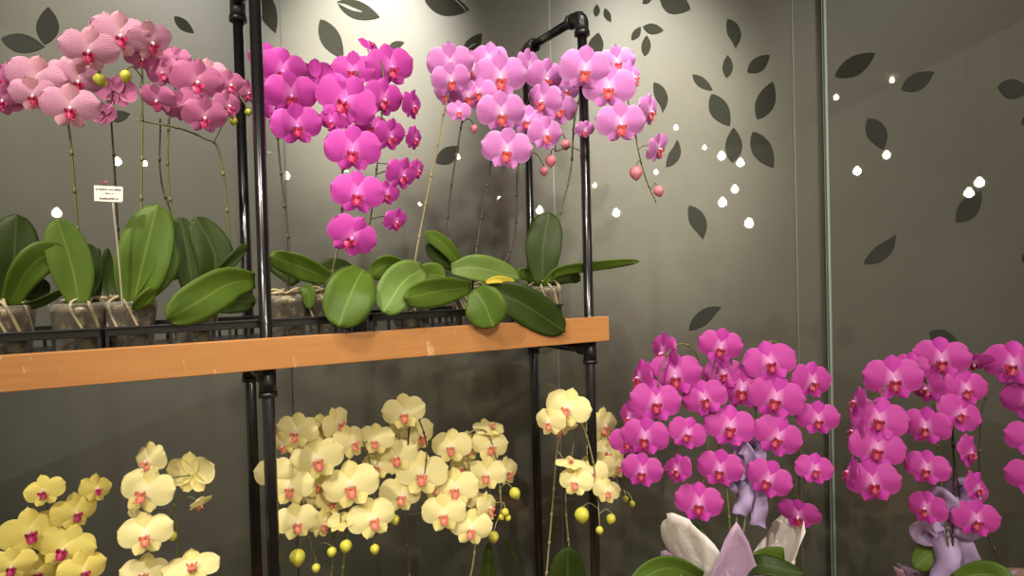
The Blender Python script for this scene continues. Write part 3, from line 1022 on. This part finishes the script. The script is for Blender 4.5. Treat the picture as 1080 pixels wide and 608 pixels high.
orchid('bright yellow orchid with dark magenta lips in the bottom left corner', GL, Plane('R', 0.02), low_pot(45, 0.10), 'yellow',
       [(12, 598, 46, 0, -3, 0, 0), (88, 603, 48, 10, -3, 0, 0), (68, 579, 56, -5, 0, -18, 0.3), (32, 562, 58, 0, 0, 0, 0.5), (80, 541, 46, 15, 0, 8, 0.5), (46, 519, 40, -18, 0, 12, 0.6), (102, 516, 36, 25, 0, -8, 0.8), (40, 604, 44, 0, -10, 0, 1.2)],
       [[(50, 700, 0.06), (60, 620, 0.07), (66, 560, 0.07), (78, 525, 0.06), (92, 510, 0.06)], [(40, 700, 0.06), (30, 620, 0.07), (48, 540, 0.07), (50, 515, 0.06)]],
       [([(45, 700, 0.02), (20, 670, -0.02), (-30, 660, -0.04)], 50, 'g'), ([(45, 700, 0.02), (90, 680, -0.02), (130, 700, -0.03)], 50, 'g')])
orchid('cream orchid with one flower seen from behind, left of the pipe post', GL, Plane('R', 0.02), low_pot(172, 0.10), 'cream',
       [(153, 565, 54, 0, -3, 0, 0), (152, 519, 58, -18, 0, -12, 0.4), (156, 487, 46, -58, 0, 0, 0.9), (204, 500, 54, 160, 10, 0, 0.5), (212, 533, 30, 60, -60, 0, 0.3), (202, 597, 56, 5, 50, 0, 0), (152, 606, 48, -10, 0, 0, 0.4), (142, 548, 30, -60, -20, 0, 1.2)],
       [[(180, 700, 0.05), (187, 600, 0.05), (184, 535, 0.05), (178, 510, 0.05), (172, 490, 0.05)]],
       [([(172, 700, 0.02), (200, 680, -0.02), (240, 690, -0.03)], 50, 'g'), ([(172, 700, 0.02), (140, 680, -0.02), (100, 700, -0.03)], 50, 'g')],
       [(182, 566, 5, 0.04, 0)])
orchid('dense cream orchid just right of the left pipe post', GL, Plane('R', 0.045), low_pot(335, 0.11), 'cream',
       [(313, 552, 46, 0, -4, 0, 0), (393, 548, 52, 3, -3, 12, 0), (341, 553, 38, 55, -15, 0, 0.6), (360, 553, 32, 150, -30, 0, 0.5), (370, 513, 60, 0, 0, 0, 0.2), (306, 515, 48, -3, 0, 0, 0.4), (335, 485, 56, 0, 0, 12, 0.5),
        (312, 456, 46, -25, 0, -12, 0.8), (287, 502, 46, -20, 0, 0, 0.9), (357, 447, 40, 42, 0, 20, 1.0), (372, 467, 44, 35, 0, 15, 0.7), (336, 512, 36, 10, -10, 0, 1.5), (338, 452, 34, 170, 0, 0, 1.6), (350, 530, 34, 10, 0, 0, 1.5), (396, 465, 40, -5, 0, 0, 1.2), (322, 530, 34, -20, 0, 0, 1.6), (298, 470, 34, -30, -30, 0, 1.4)],
       [[(340, 690, 0.06), (350, 600, 0.08), (352, 520, 0.09), (345, 455, 0.09), (325, 470, 0.08), (318, 530, 0.07), (327, 570, 0.05), (331, 592, 0.04)],
        [(345, 690, 0.06), (362, 600, 0.08), (366, 520, 0.08), (372, 460, 0.08), (388, 480, 0.07), (396, 545, 0.05), (392, 570, 0.04)]],
       [([(335, 690, 0.02), (365, 660, 0.0), (400, 670, -0.02)], 50, 'g')],
       [(314, 589, 9, 0.0, 0), (350, 583, 5.5, 0.0, -20), (333.5, 600, 5, 0.0, 0), (365, 577, 7, 0.02, -10), (395.5, 580, 5.5, 0.0, 0), (416.5, 549, 5.5, 0.02, 10)])
orchid('tall cream orchid between the two pipe posts under the shelf', GL, Plane('R', 0.045), low_pot(470, 0.11), 'cream',
       [(497, 558, 46, 0, -3, 0, 0), (468, 543, 48, -3, -2, 0, 0.2), (480, 516, 50, 0, 0, 0, 0.3), (445, 501, 56, 0, 0, 0, 0.4), (423, 523, 46, 3, -10, 0, 0.5), (417, 482, 48, -5, 0, 15, 0.8), (426, 436, 46, 0, -5, 0, 0.6),
        (443, 460, 44, 32, 0, 10, 1.0), (476, 472, 44, 0, 0, 0, 0.9), (494, 472, 38, 30, 0, 0, 1.1), (518, 471, 42, 25, 0, -10, 0.5), (517, 450, 36, 40, 55, 0, 0.9), (513, 501, 42, 0, 0, 0, 0.4), (536, 498, 36, 42, 0, 0, 0.6),
        (488, 494, 28, -10, 0, 0, 1.4), (516, 536, 38, 62, 0, 0, 0.4), (428, 452, 34, 10, 0, 0, 1.7), (398, 492, 36, -20, 0, 0, 1.5), (460, 515, 34, 0, 0, 0, 1.6), (505, 530, 30, 20, 20, 0, 1.3)],
       [['d', (446, 690, 0.06), (431, 600, 0.07), (428, 530, 0.08), (432, 450, 0.08), (440, 440, 0.07), (450, 470, 0.06), (448, 500, 0.05)],
        ['t', (470, 690, 0.06), (498, 600, 0.07), (500, 530, 0.08), (492, 465, 0.08), (512, 455, 0.07), (525, 490, 0.06), (528, 525, 0.04), (530, 545, 0.04)]],
       [([(495, 680, 0.06), (512, 640, 0.06), (516, 572, 0.06)], 17, 'd'), ([(552, 610, 0.07), (542, 585, 0.06), (529, 566, 0.06)], 4, 'd'), ([(470, 690, 0.02), (440, 670, 0.0), (410, 690, -0.02)], 40, 'g')],
       [(543.5, 521, 6.5, 0.02, 25), (533, 541, 4.5, 0.02, 0), (529, 546, 3.5, 0.03, 30), (536, 547, 3.5, 0.02, -20), (521, 567, 6, 0.02, 0)])
orchid('small cream orchid wrapped around the right pipe post below the shelf', GL, Plane('R', -0.055), low_pot(582, 0.11), 'cream',
       [(607, 509, 38, -3, -2, 0, 0), (602, 487, 32, 0, 60, 0, 0.4), (641, 519, 32, 25, 0, 0, 0.1), (598, 431, 50, 0, 15, -12, 0.7), (579, 446, 38, -38, -10, -10, 0.6), (590, 452, 38, 5, -60, 0, 0.8),
        (637, 450, 44, 42, 0, 8, 2.0), (640, 478, 42, 30, 10, 0, 1.8), (632, 495, 40, 10, 0, 0, 1.4), (624, 500, 36, 0, 0, 0, 0.9), (651, 492, 34, 55, 0, 0, 1.6)],
       [['t', (574, 640, 0.16), (577, 600, 0.155), (583, 530, 0.13), (588, 470, 0.09), (594, 448, 0.07), (612, 446, 0.06), (624, 480, 0.04), (630, 520, 0.03), (632, 548, 0.01)],
        ['t', (580, 640, 0.16), (600, 600, 0.17), (597, 520, 0.17), (612, 450, 0.16), (635, 445, 0.14), (645, 490, 0.12), (656, 520, 0.10)]],
       [([(585, 690, 0.14), (597, 630, 0.13), (599, 578, 0.13)], 40, 'd'), ([(585, 690, 0.14), (560, 660, 0.13), (540, 650, 0.12)], 30, 'd')],
       [(614, 544, 8.5, 0.0, 0), (644.5, 548, 5.5, 0.0, -20), (632.5, 560, 4.5, 0.0, 0), (660, 527, 3.5, 0.05, 0), (667, 532, 3.5, 0.05, 0)])

# ------------------------------------------------------------------ display table with the wrapped gift orchids
TABLE_Z = 0.56
tb = empty('display_table', (1.05, 1.66, 0), 'low wooden table under the wrapped purple orchids', 'table')
q = MB(); q.obox((0.36, 1.44, TABLE_Z - 0.03), (1.55, 0, 0), (0, 0.46, 0), (0, 0, 0.03)); q.build('tabletop', WOOD, tb, smooth=False, bevel=0.003)
for x in (0.40, 1.82):
    for y in (1.47, 1.82):
        q = MB(); q.obox((x, y, 0), (0.05, 0, 0), (0, 0.05, 0), (0, 0, TABLE_Z - 0.031)); q.build('leg', WOOD, tb, smooth=False, bevel=0.002)


def paper_mat(name, rgb, trans=0.25):
    m, nt, b = mat(name)
    f = noise_fac(nt, 22, 4, rough=0.6)
    c = lin(rgb)
    nt.links.new(mix(nt, f, c, tuple(x * 0.92 for x in c[:3]) + (1,)), b.inputs['Base Color'])
    b.inputs['Roughness'].default_value = 0.5
    bump(nt, b, f, 0.5, 0.01)
    tr = node(nt, 'ShaderNodeBsdfTranslucent'); tr.inputs[0].default_value = c
    ms = node(nt, 'ShaderNodeMixShader'); ms.inputs[0].default_value = trans
    nt.links.new(b.outputs[0], ms.inputs[1]); nt.links.new(tr.outputs[0], ms.inputs[2])
    nt.links.new(ms.outputs[0], nt.nodes['Material Output'].inputs['Surface'])
    return m


PAPER = paper_mat('white_wrap', (250, 244, 236))
LILAC = paper_mat('lilac_wrap', (206, 172, 204))
RIBBON = paper_mat('lilac_ribbon', (196, 172, 214), 0.3)
POTW = plain('plain_pot', (120, 90, 74), 0.6)


def wrap(root, c, rim, r0, m, name, seed, crumple=0.010, n=72):
    """crumpled collar of paper round the pot; rim: (angle, radius, height above the table)"""
    x, y, z = c
    rim = sorted(rim)
    rim = [(rim[-1][0] - 360,) + rim[-1][1:]] + rim + [(rim[0][0] + 360,) + rim[0][1:]]
    rows = []
    nh = 14
    for i in range(nh + 1):
        s = i / nh
        row = []
        for k in range(n):
            a = 360.0 * k / n
            for (a0, ra, ha), (a1, rb, hb) in zip(rim, rim[1:]):
                if a0 <= a <= a1:
                    t = (a - a0) / max(1e-6, a1 - a0); R = ra + (rb - ra) * t; Hh = ha + (hb - ha) * t; break
            r = r0 + (R - r0) * s ** 1.25
            ar = math.radians(a)
            v = Vector((math.cos(ar) * 9, math.sin(ar) * 9, s * 7 + seed))
            nz = noise.noise(v) + 0.5 * noise.noise(v * 2.3)
            pleat = math.sin(a / 360 * 2 * PI * 11 + seed) * 0.5 + 0.5 * math.sin(a / 360 * 2 * PI * 19 + 2 * seed)
            rr = r + (crumple * 1.6 * nz + crumple * 0.7 * pleat) * (0.25 + s)
            row.append(Vector((x + rr * math.cos(ar), y + rr * math.sin(ar), z + Hh * s + crumple * nz * s)))
        rows.append(row)
    q = MB(); q.grid(rows, closed=True)
    return q.build(name, m, root, solid=0.0008)


def ribbon_strip(q, pts, wd, seed=0, tail=False):
    sp = spline(pts, 8)
    rows = []
    n = len(sp)
    for i, p in enumerate(sp):
        t = (sp[min(i + 1, n - 1)] - sp[max(i - 1, 0)]).normalized()
        s = t.cross((p - CAM).normalized())
        s = s.normalized() if s.length > 1e-3 else RGT
        s = Matrix.Rotation(0.5 * math.sin(i * 0.35 + seed), 3, t) @ s
        w = wd * (0.45 + 0.55 * min(1, i / 6)) if tail else wd * (0.35 + 0.65 * math.sin(PI * i / (n - 1)))
        nr = s.cross(t)
        rows.append([p + s * (w / 2 * v) + nr * (0.12 * w * math.cos(2.4 * v + seed)) for v in (-1, -0.5, 0, 0.5, 1)])
    if tail:                                                  # swallow-tail cut
        rows[-1][2] = rows[-1][2].lerp(rows[-4][2], 0.9); rows[-1][1] = rows[-1][1].lerp(rows[-3][1], 0.4); rows[-1][3] = rows[-1][3].lerp(rows[-3][3], 0.4)
    q.grid(rows)


def bow(root, plane, cx, cy, dep, loops, tails, wd):
    q = MB()
    c = plane(cx, cy, dep)
    for k, (ax, ay) in enumerate(loops):
        a = plane(cx + ax, cy + ay, dep)
        m1 = plane(cx + ax * 0.62 + ay * 0.20, cy + ay * 0.62 - ax * 0.20, dep + 0.020)
        m2 = plane(cx + ax * 0.62 - ay * 0.20, cy + ay * 0.62 + ax * 0.20, dep - 0.020)
        ribbon_strip(q, [c, m1, a, m2, c], wd * plane.scale(c), k)
    for k, pts in enumerate(tails):
        ribbon_strip(q, [c] + [plane(p[0], p[1], dep + p[2]) for p in pts], wd * plane.scale(c), k + 3, True)
    q.ell(c, 0.008, 0.008, 0.008)
    return q.build('ribbon_bow', RIBBON, root, solid=0.0005)


GP = 'gift orchids on the display table'


def solid_pot(root, c):
    q = MB()
    q.lathe([(0.001, 0), (0.055, 0), (0.068, 0.12), (0.074, 0.121), (0.074, 0.135), (0.066, 0.135), (0.063, 0.115), (0.001, 0.112)], c, 32)
    q.build('pot', POTW, root)


def table_pot(px, Y): return (at(px, 304, Y).x, Y, TABLE_Z + 0.0005)


PLN1 = Plane('Y', 1.60)
pc = table_pot(768, 1.66)
P1 = orchid('purple gift orchid wrapped in white and lilac paper with a ribbon bow', GP, PLN1, pc, 'purple',
            [(737, 532, 50, 0, -3, 0, 0), (677, 498, 44, 0, -3, 0, 0), (714, 496, 38, -42, 0, 0, 0.2), (759, 496, 48, 0, 0, 0, 0), (810, 507, 48, 0, 0, -18, 0), (842, 545, 44, -10, -30, 0, 0.1), (860, 496, 40, 25, 0, 0, 0.2),
             (680, 462, 50, 0, 0, 0, 0.2), (661, 466, 38, -15, 0, 0, 1.0), (725, 458, 42, 12, 0, -8, 0.3), (770, 451, 54, 0, 0, 0, 0.2), (820, 462, 52, 5, 0, -18, 0.2), (863, 443, 44, 10, 0, 0, 0.4),
             (692, 425, 54, 0, 0, 0, 0.4), (743, 421, 48, -12, 0, 22, 0.5), (783, 411, 54, 0, 0, 0, 0.8), (818, 421, 58, 0, 0, -14, 0.5), (857, 403, 48, 28, 0, 0, 0.6), (712, 397, 57, 0, 0, 0, 0.6), (763, 395, 42, 0, 10, 0, 1.2),
             (760, 367, 46, 12, 0, -10, 0.7), (812, 383, 54, 0, 0, 8, 0.7), (699, 373, 50, -70, 0, 0, 0.9), (674, 399, 46, -70, 0, 0, 0.9), (664, 441, 40, -60, 0, 0, 1.2)],
            [[(770, 560, 0.03), (764, 500, 0.06), (750, 440, 0.07), (735, 375, 0.08), (712, 365, 0.07), (695, 400, 0.05), (690, 470, 0.04), (700, 500, 0.04)],
             [(782, 580, 0.02), (788, 530, 0.05), (796, 450, 0.07), (800, 385, 0.08), (815, 360, 0.07), (838, 390, 0.06), (845, 470, 0.04), (838, 520, 0.03)],
             [(776, 570, 0.03), (779, 500, 0.08), (775, 420, 0.09), (770, 370, 0.09), (765, 355, 0.08), (750, 400, 0.07), (745, 500, 0.04)]],
            [([(762, 602, 0.06), (740, 585, 0.07), (728, 552, 0.08)], 28, 'g'), ([(750, 615, 0.0), (705, 600, -0.05), (665, 618, -0.09)], 28, 'g', -20), ([(775, 608, 0.0), (800, 596, -0.09), (848, 606, -0.11)], 22, 'd', -25), ([(778, 603, 0.06), (812, 590, 0.07), (840, 592, 0.08)], 24, 'g')],
            pot=False, H=0.12)
solid_pot(P1, pc)
wrap(P1, pc, [(0, 0.165, 0.30), (10, 0.18, 0.35), (24, 0.14, 0.30), (45, 0.11, 0.21), (90, 0.10, 0.19), (135, 0.11, 0.23), (165, 0.15, 0.27), (180, 0.185, 0.300), (192, 0.185, 0.345), (204, 0.178, 0.372), (217, 0.168, 0.360), (229, 0.158, 0.335), (240, 0.148, 0.300), (250, 0.135, 0.22), (270, 0.12, 0.20), (305, 0.13, 0.22), (318, 0.14, 0.25), (332, 0.155, 0.325), (346, 0.17, 0.350)], 0.072, PAPER, 'paper_wrap', 1.3, 0.008)
wrap(P1, pc, [(0, 0.13, 0.18), (60, 0.12, 0.16), (120, 0.12, 0.17), (175, 0.16, 0.18), (192, 0.19, 0.275), (202, 0.185, 0.265), (218, 0.175, 0.21), (234, 0.165, 0.24), (246, 0.158, 0.34), (254, 0.152, 0.375), (263, 0.147, 0.34), (275, 0.15, 0.245), (290, 0.17, 0.265), (304, 0.17, 0.255), (320, 0.16, 0.20), (335, 0.15, 0.18)], 0.082, LILAC, 'lilac_wrap', 4.1, 0.008)
bow(P1, PLN1, 792, 497, 0.055, [(-12, -26), (6, -26), (-18, 14), (18, 8)], [[(788, 515, -0.01), (784, 532, -0.02), (781, 545, -0.02)], [(799, 515, -0.012), (801, 540, -0.02), (799, 557, -0.02)]], 17)

PLN2 = Plane('Y', 1.64)
pc2 = table_pot(1002, 1.70)
P2 = orchid('purple gift orchid with two flower columns and a lilac ribbon', GP, PLN2, pc2, 'purple',
            [(921, 510, 54, 0, -3, 0, 0), (925, 474, 55, 0, 0, 0, 0), (927, 443, 56, 0, 0, 0, 0.2), (943, 401, 58, 0, 0, 0, 0.3), (993, 380, 54, 5, 0, 0, 0.5), (977, 410, 42, -38, 0, 0, 0.6), (1019, 411, 48, 28, 0, 8, 0.3), (1014, 437, 48, 38, 0, -28, 0.3),
             (976, 451, 48, -8, 0, 0, 0.2), (977, 495, 44, -8, 0, 0, 0.1), (976, 537, 42, -22, 0, 0, 0.1), (1024, 478, 42, 60, 0, -25, 0.2), (1032, 516, 42, 60, 0, -25, 0.2), (1030, 549, 48, 18, 0, 0, 0.1),
             (902, 424, 38, -72, 0, 0, 0.8), (900, 455, 38, -66, 0, 0, 0.9), (895, 498, 38, -72, 0, 0, 0.7), (1027, 384, 38, 10, -60, 0, 1.3), (960, 388, 36, -10, 0, 0, 1.4)],
            [[(998, 560, 0.03), (992, 500, 0.06), (985, 430, 0.07), (968, 385, 0.08), (945, 388, 0.07), (925, 430, 0.05), (915, 490, 0.04)],
             ['d', (1005, 560, 0.03), (1006, 500, 0.06), (1004, 430, 0.07), (1000, 395, 0.08), (998, 430, 0.07), (1006, 480, 0.05), (1014, 540, 0.04)]],
            [([(1000, 610, 0.06), (985, 585, 0.07), (965, 600, 0.08)], 26, 'g'), ([(1005, 612, 0.0), (1040, 606, -0.04), (1070, 618, -0.08)], 28, 'g')],
            pot=False, H=0.12)
solid_pot(P2, pc2)
wrap(P2, pc2, [(0, 0.13, 0.16), (40, 0.12, 0.13), (90, 0.10, 0.12), (140, 0.12, 0.14), (180, 0.14, 0.17), (220, 0.14, 0.13), (270, 0.13, 0.12), (310, 0.14, 0.15)], 0.072, LILAC, 'lilac_wrap', 7.7, 0.010)
bow(P2, PLN2, 1000, 552, 0.05, [(-26, 10), (-8, -26), (18, -36), (22, 4)], [[(999, 575, -0.01), (997, 600, -0.02), (995, 625, -0.02)], [(1012, 575, 0.0), (1022, 600, 0.0), (1026, 626, 0.0)]], 26)

PLN3 = Plane('Y', 1.64)
pc3 = table_pot(1085, 1.70)
P3 = orchid('purple gift orchid half cut off by the right picture edge', GP, PLN3, pc3, 'purple',
            [(1068, 385, 58, 0, 0, 0, 0), (1086, 424, 54, 0, 0, 0, 0), (1090, 464, 50, 0, 0, 0, 0), (1090, 505, 50, 0, 0, 0, 0), (1098, 395, 50, 20, 0, 0, 0.6)],
            [['d', (1060, 600, 0.04), (1036, 540, 0.06), (1035, 440, 0.07), (1048, 412, 0.07), (1072, 402, 0.06), (1098, 430, 0.05), (1104, 500, 0.04)]],
            [([(1085, 610, 0.0), (1110, 600, -0.03), (1140, 610, -0.06)], 28, 'g')],
            pot=False, H=0.12)
solid_pot(P3, pc3)

# ------------------------------------------------------------------ price tag
tg = empty('price_tag', rk(128, 326, 0.045), 'small white price card on a clear stick in the pot', 'price tag')
CARD = plain('white_card', (240, 232, 222), 0.5)
INK = plain('printed_ink', (95, 85, 90), 0.6)
STICK = plain('clear_stick', (178, 172, 155), 0.2, coat=0.6)
PT = lambda x, y, d=0.0: rk(x, y, 0.0 + d)
q = MB(); q.tube(spline([rk(130, 330, 0.045), rk(125, 270, 0.02), rk(119, 212, 0.0025)], 6), 0.0019, 8); q.build('stick', STICK, tg)
q = MB()
cs = [(99, 195.5), (128.5, 197), (129.8, 198.5), (129.5, 212), (128, 213.5), (99.3, 212)]
fr = [PT(*c) for c in cs]; bk = [PT(*c, 0.0012) for c in cs]
q.add(fr + bk, [tuple(range(6)), tuple(reversed(range(6, 12)))] + [(i, i + 6, (i + 1) % 6 + 6, (i + 1) % 6) for i in range(6)])
card = q.build('card', CARD, tg, smooth=False)
q = MB()
rr = random.Random(5)
for (y, xs0, xs1, h) in ((199.6, 101, 127.5, 1.5), (203.8, 111, 119, 1.5), (209.2, 105, 123, 1.7)):
    x = xs0
    while x < xs1:
        w = rr.uniform(0.8, 2.2)
        yy = y + (x - 99) * 0.035
        c4 = [PT(x, yy + h / 2 + rr.uniform(-.2, .2), -0.0004), PT(x + w, yy + h / 2, -0.0004), PT(x + w, yy - h / 2 + rr.uniform(-.2, .3), -0.0004), PT(x, yy - h / 2, -0.0004)]
        q.add(c4, [(0, 1, 2, 3)])
        x += w + rr.choice((0.4, 0.4, 1.3))
q.build('print', INK, card, smooth=False)
q = MB(); q.tube(spline([PT(104, 191), PT(109, 193.5), PT(113, 191), PT(111, 195.5)], 5), 0.0011, 6); q.build('clip', plain('pink_clip', (170, 70, 110), 0.4), tg)

# ------------------------------------------------------------------ festoon bulbs that hang in the shop behind the viewer and mirror in the panes
EM = bpy.data.materials.new('warm_bulb'); EM.use_nodes = True
b = EM.node_tree.nodes['Principled BSDF']
b.inputs['Base Color'].default_value = (1, 0.9, 0.7, 1)
b.inputs['Emission Color'].default_value = (1.0, 0.84, 0.60, 1)
b.inputs['Emission Strength'].default_value = 130.0
SOCK = plain('bulb_socket', (25, 22, 20), 0.4)
CORD = plain('bulb_cord', (20, 18, 16), 0.6)
BULBS = [(60, 225, 6.0), (124, 171, 7.0), (153, 173, 7.4), (302, 186, 7.2), (366, 183, 7.6), (443, 215, 8.4), (483, 166, 8.0), (527, 210, 8.2), (569, 222, 7.0), (627, 196, 8.2), (650, 225, 7.0),
         (692, 182, 8.0), (762, 214, 6.2), (775, 200, 7.0), (790, 236, 5.8), (781, 172, 7.0), (761, 165, 6.6), (743, 156, 8.6), (713, 135, 8.0), (882, 103, 7.4), (941, 85, 7.6), (904, 181, 6.8), (935, 164, 7.2), (1022, 204, 6.0), (1033, 193, 5.8)]
BULB_LABELS = ['warm bulb mirrored just above the upright leaf of the second pot from left',
    'warm bulb mirrored above the right corner of the white price card',
    'warm bulb mirrored between the two tallest striped stems',
    'warm bulb mirrored right of the pipe post under the magenta trio',
    'warm bulb mirrored between second and third flower of the magenta cascade',
    'warm bulb mirrored beside the tan leaning stem of the violet orchid',
    'warm bulb mirrored on the dark stem under the small half-open violet flower',
    'warm bulb mirrored in the gap left of the rear right pipe post',
    'warm bulb mirrored just above the upright leaf between the two right pipes',
    'warm bulb mirrored close to the right pipe post beside the pink buds',
    'warm bulb mirrored right of the right pipe post above the long thin leaf',
    'warm bulb mirrored beside the two hanging pink buds',
    'warm bulb mirrored low left in the loose cluster, above the small lone leaf',
    'warm bulb mirrored in the middle of the loose cluster on the pane',
    'warm bulb mirrored lowest of the loose cluster on the pane',
    'warm bulb mirrored under the tips of the two dark hanging leaf patches',
    'warm bulb mirrored left of the tip of the lower dark leaf patch',
    'small warm bulb mirrored at the upper left of the loose cluster',
    'small warm bulb mirrored highest on the middle pane beside the violet flowers',
    'warm bulb mirrored under the topmost leaf patch by the glass edge',
    'warm bulb mirrored between the two top leaf patches of the right pane',
    'warm bulb mirrored at mid height just right of the glass edge',
    'warm bulb mirrored below the tip of the middle leaf patch on the right pane',
    'warm bulb mirrored lower of the pair over the far right leaf patch',
    'warm bulb mirrored upper of the pair over the far right leaf patch']
for (px, py, Ym), blabel in zip(BULBS, BULB_LABELS):
    yw = Y4 if px > 872 else WALL_Y
    p = at(px, py, Ym)
    p.y = 2 * yw - p.y
    r = empty('pendant_bulb', p, blabel, 'light bulb', 'festoon bulbs mirrored in the glass')
    q = MB()
    R = 0.036 if Ym < 7.3 else 0.024
    q.lathe([(0.001, -R)] + [(R * math.sin(a), -R * math.cos(a)) for a in [PI * k / 12 for k in range(1, 10)]] + [(0.014, R * 1.15), (0.013, R * 1.35), (0.001, R * 1.35)], p, 20)
    q.build('bulb', EM, r)
    q = MB(); q.lathe([(0.001, R * 1.3), (0.016, R * 1.3), (0.016, R * 2.4), (0.006, R * 2.7), (0.001, R * 2.7)], p, 16); q.build('socket', SOCK, r)
    q = MB(); q.tube([p + Vector((0, 0, R * 2.6)), Vector((p.x, p.y, 3.6))], 0.003, 6); q.build('cord', CORD, r)
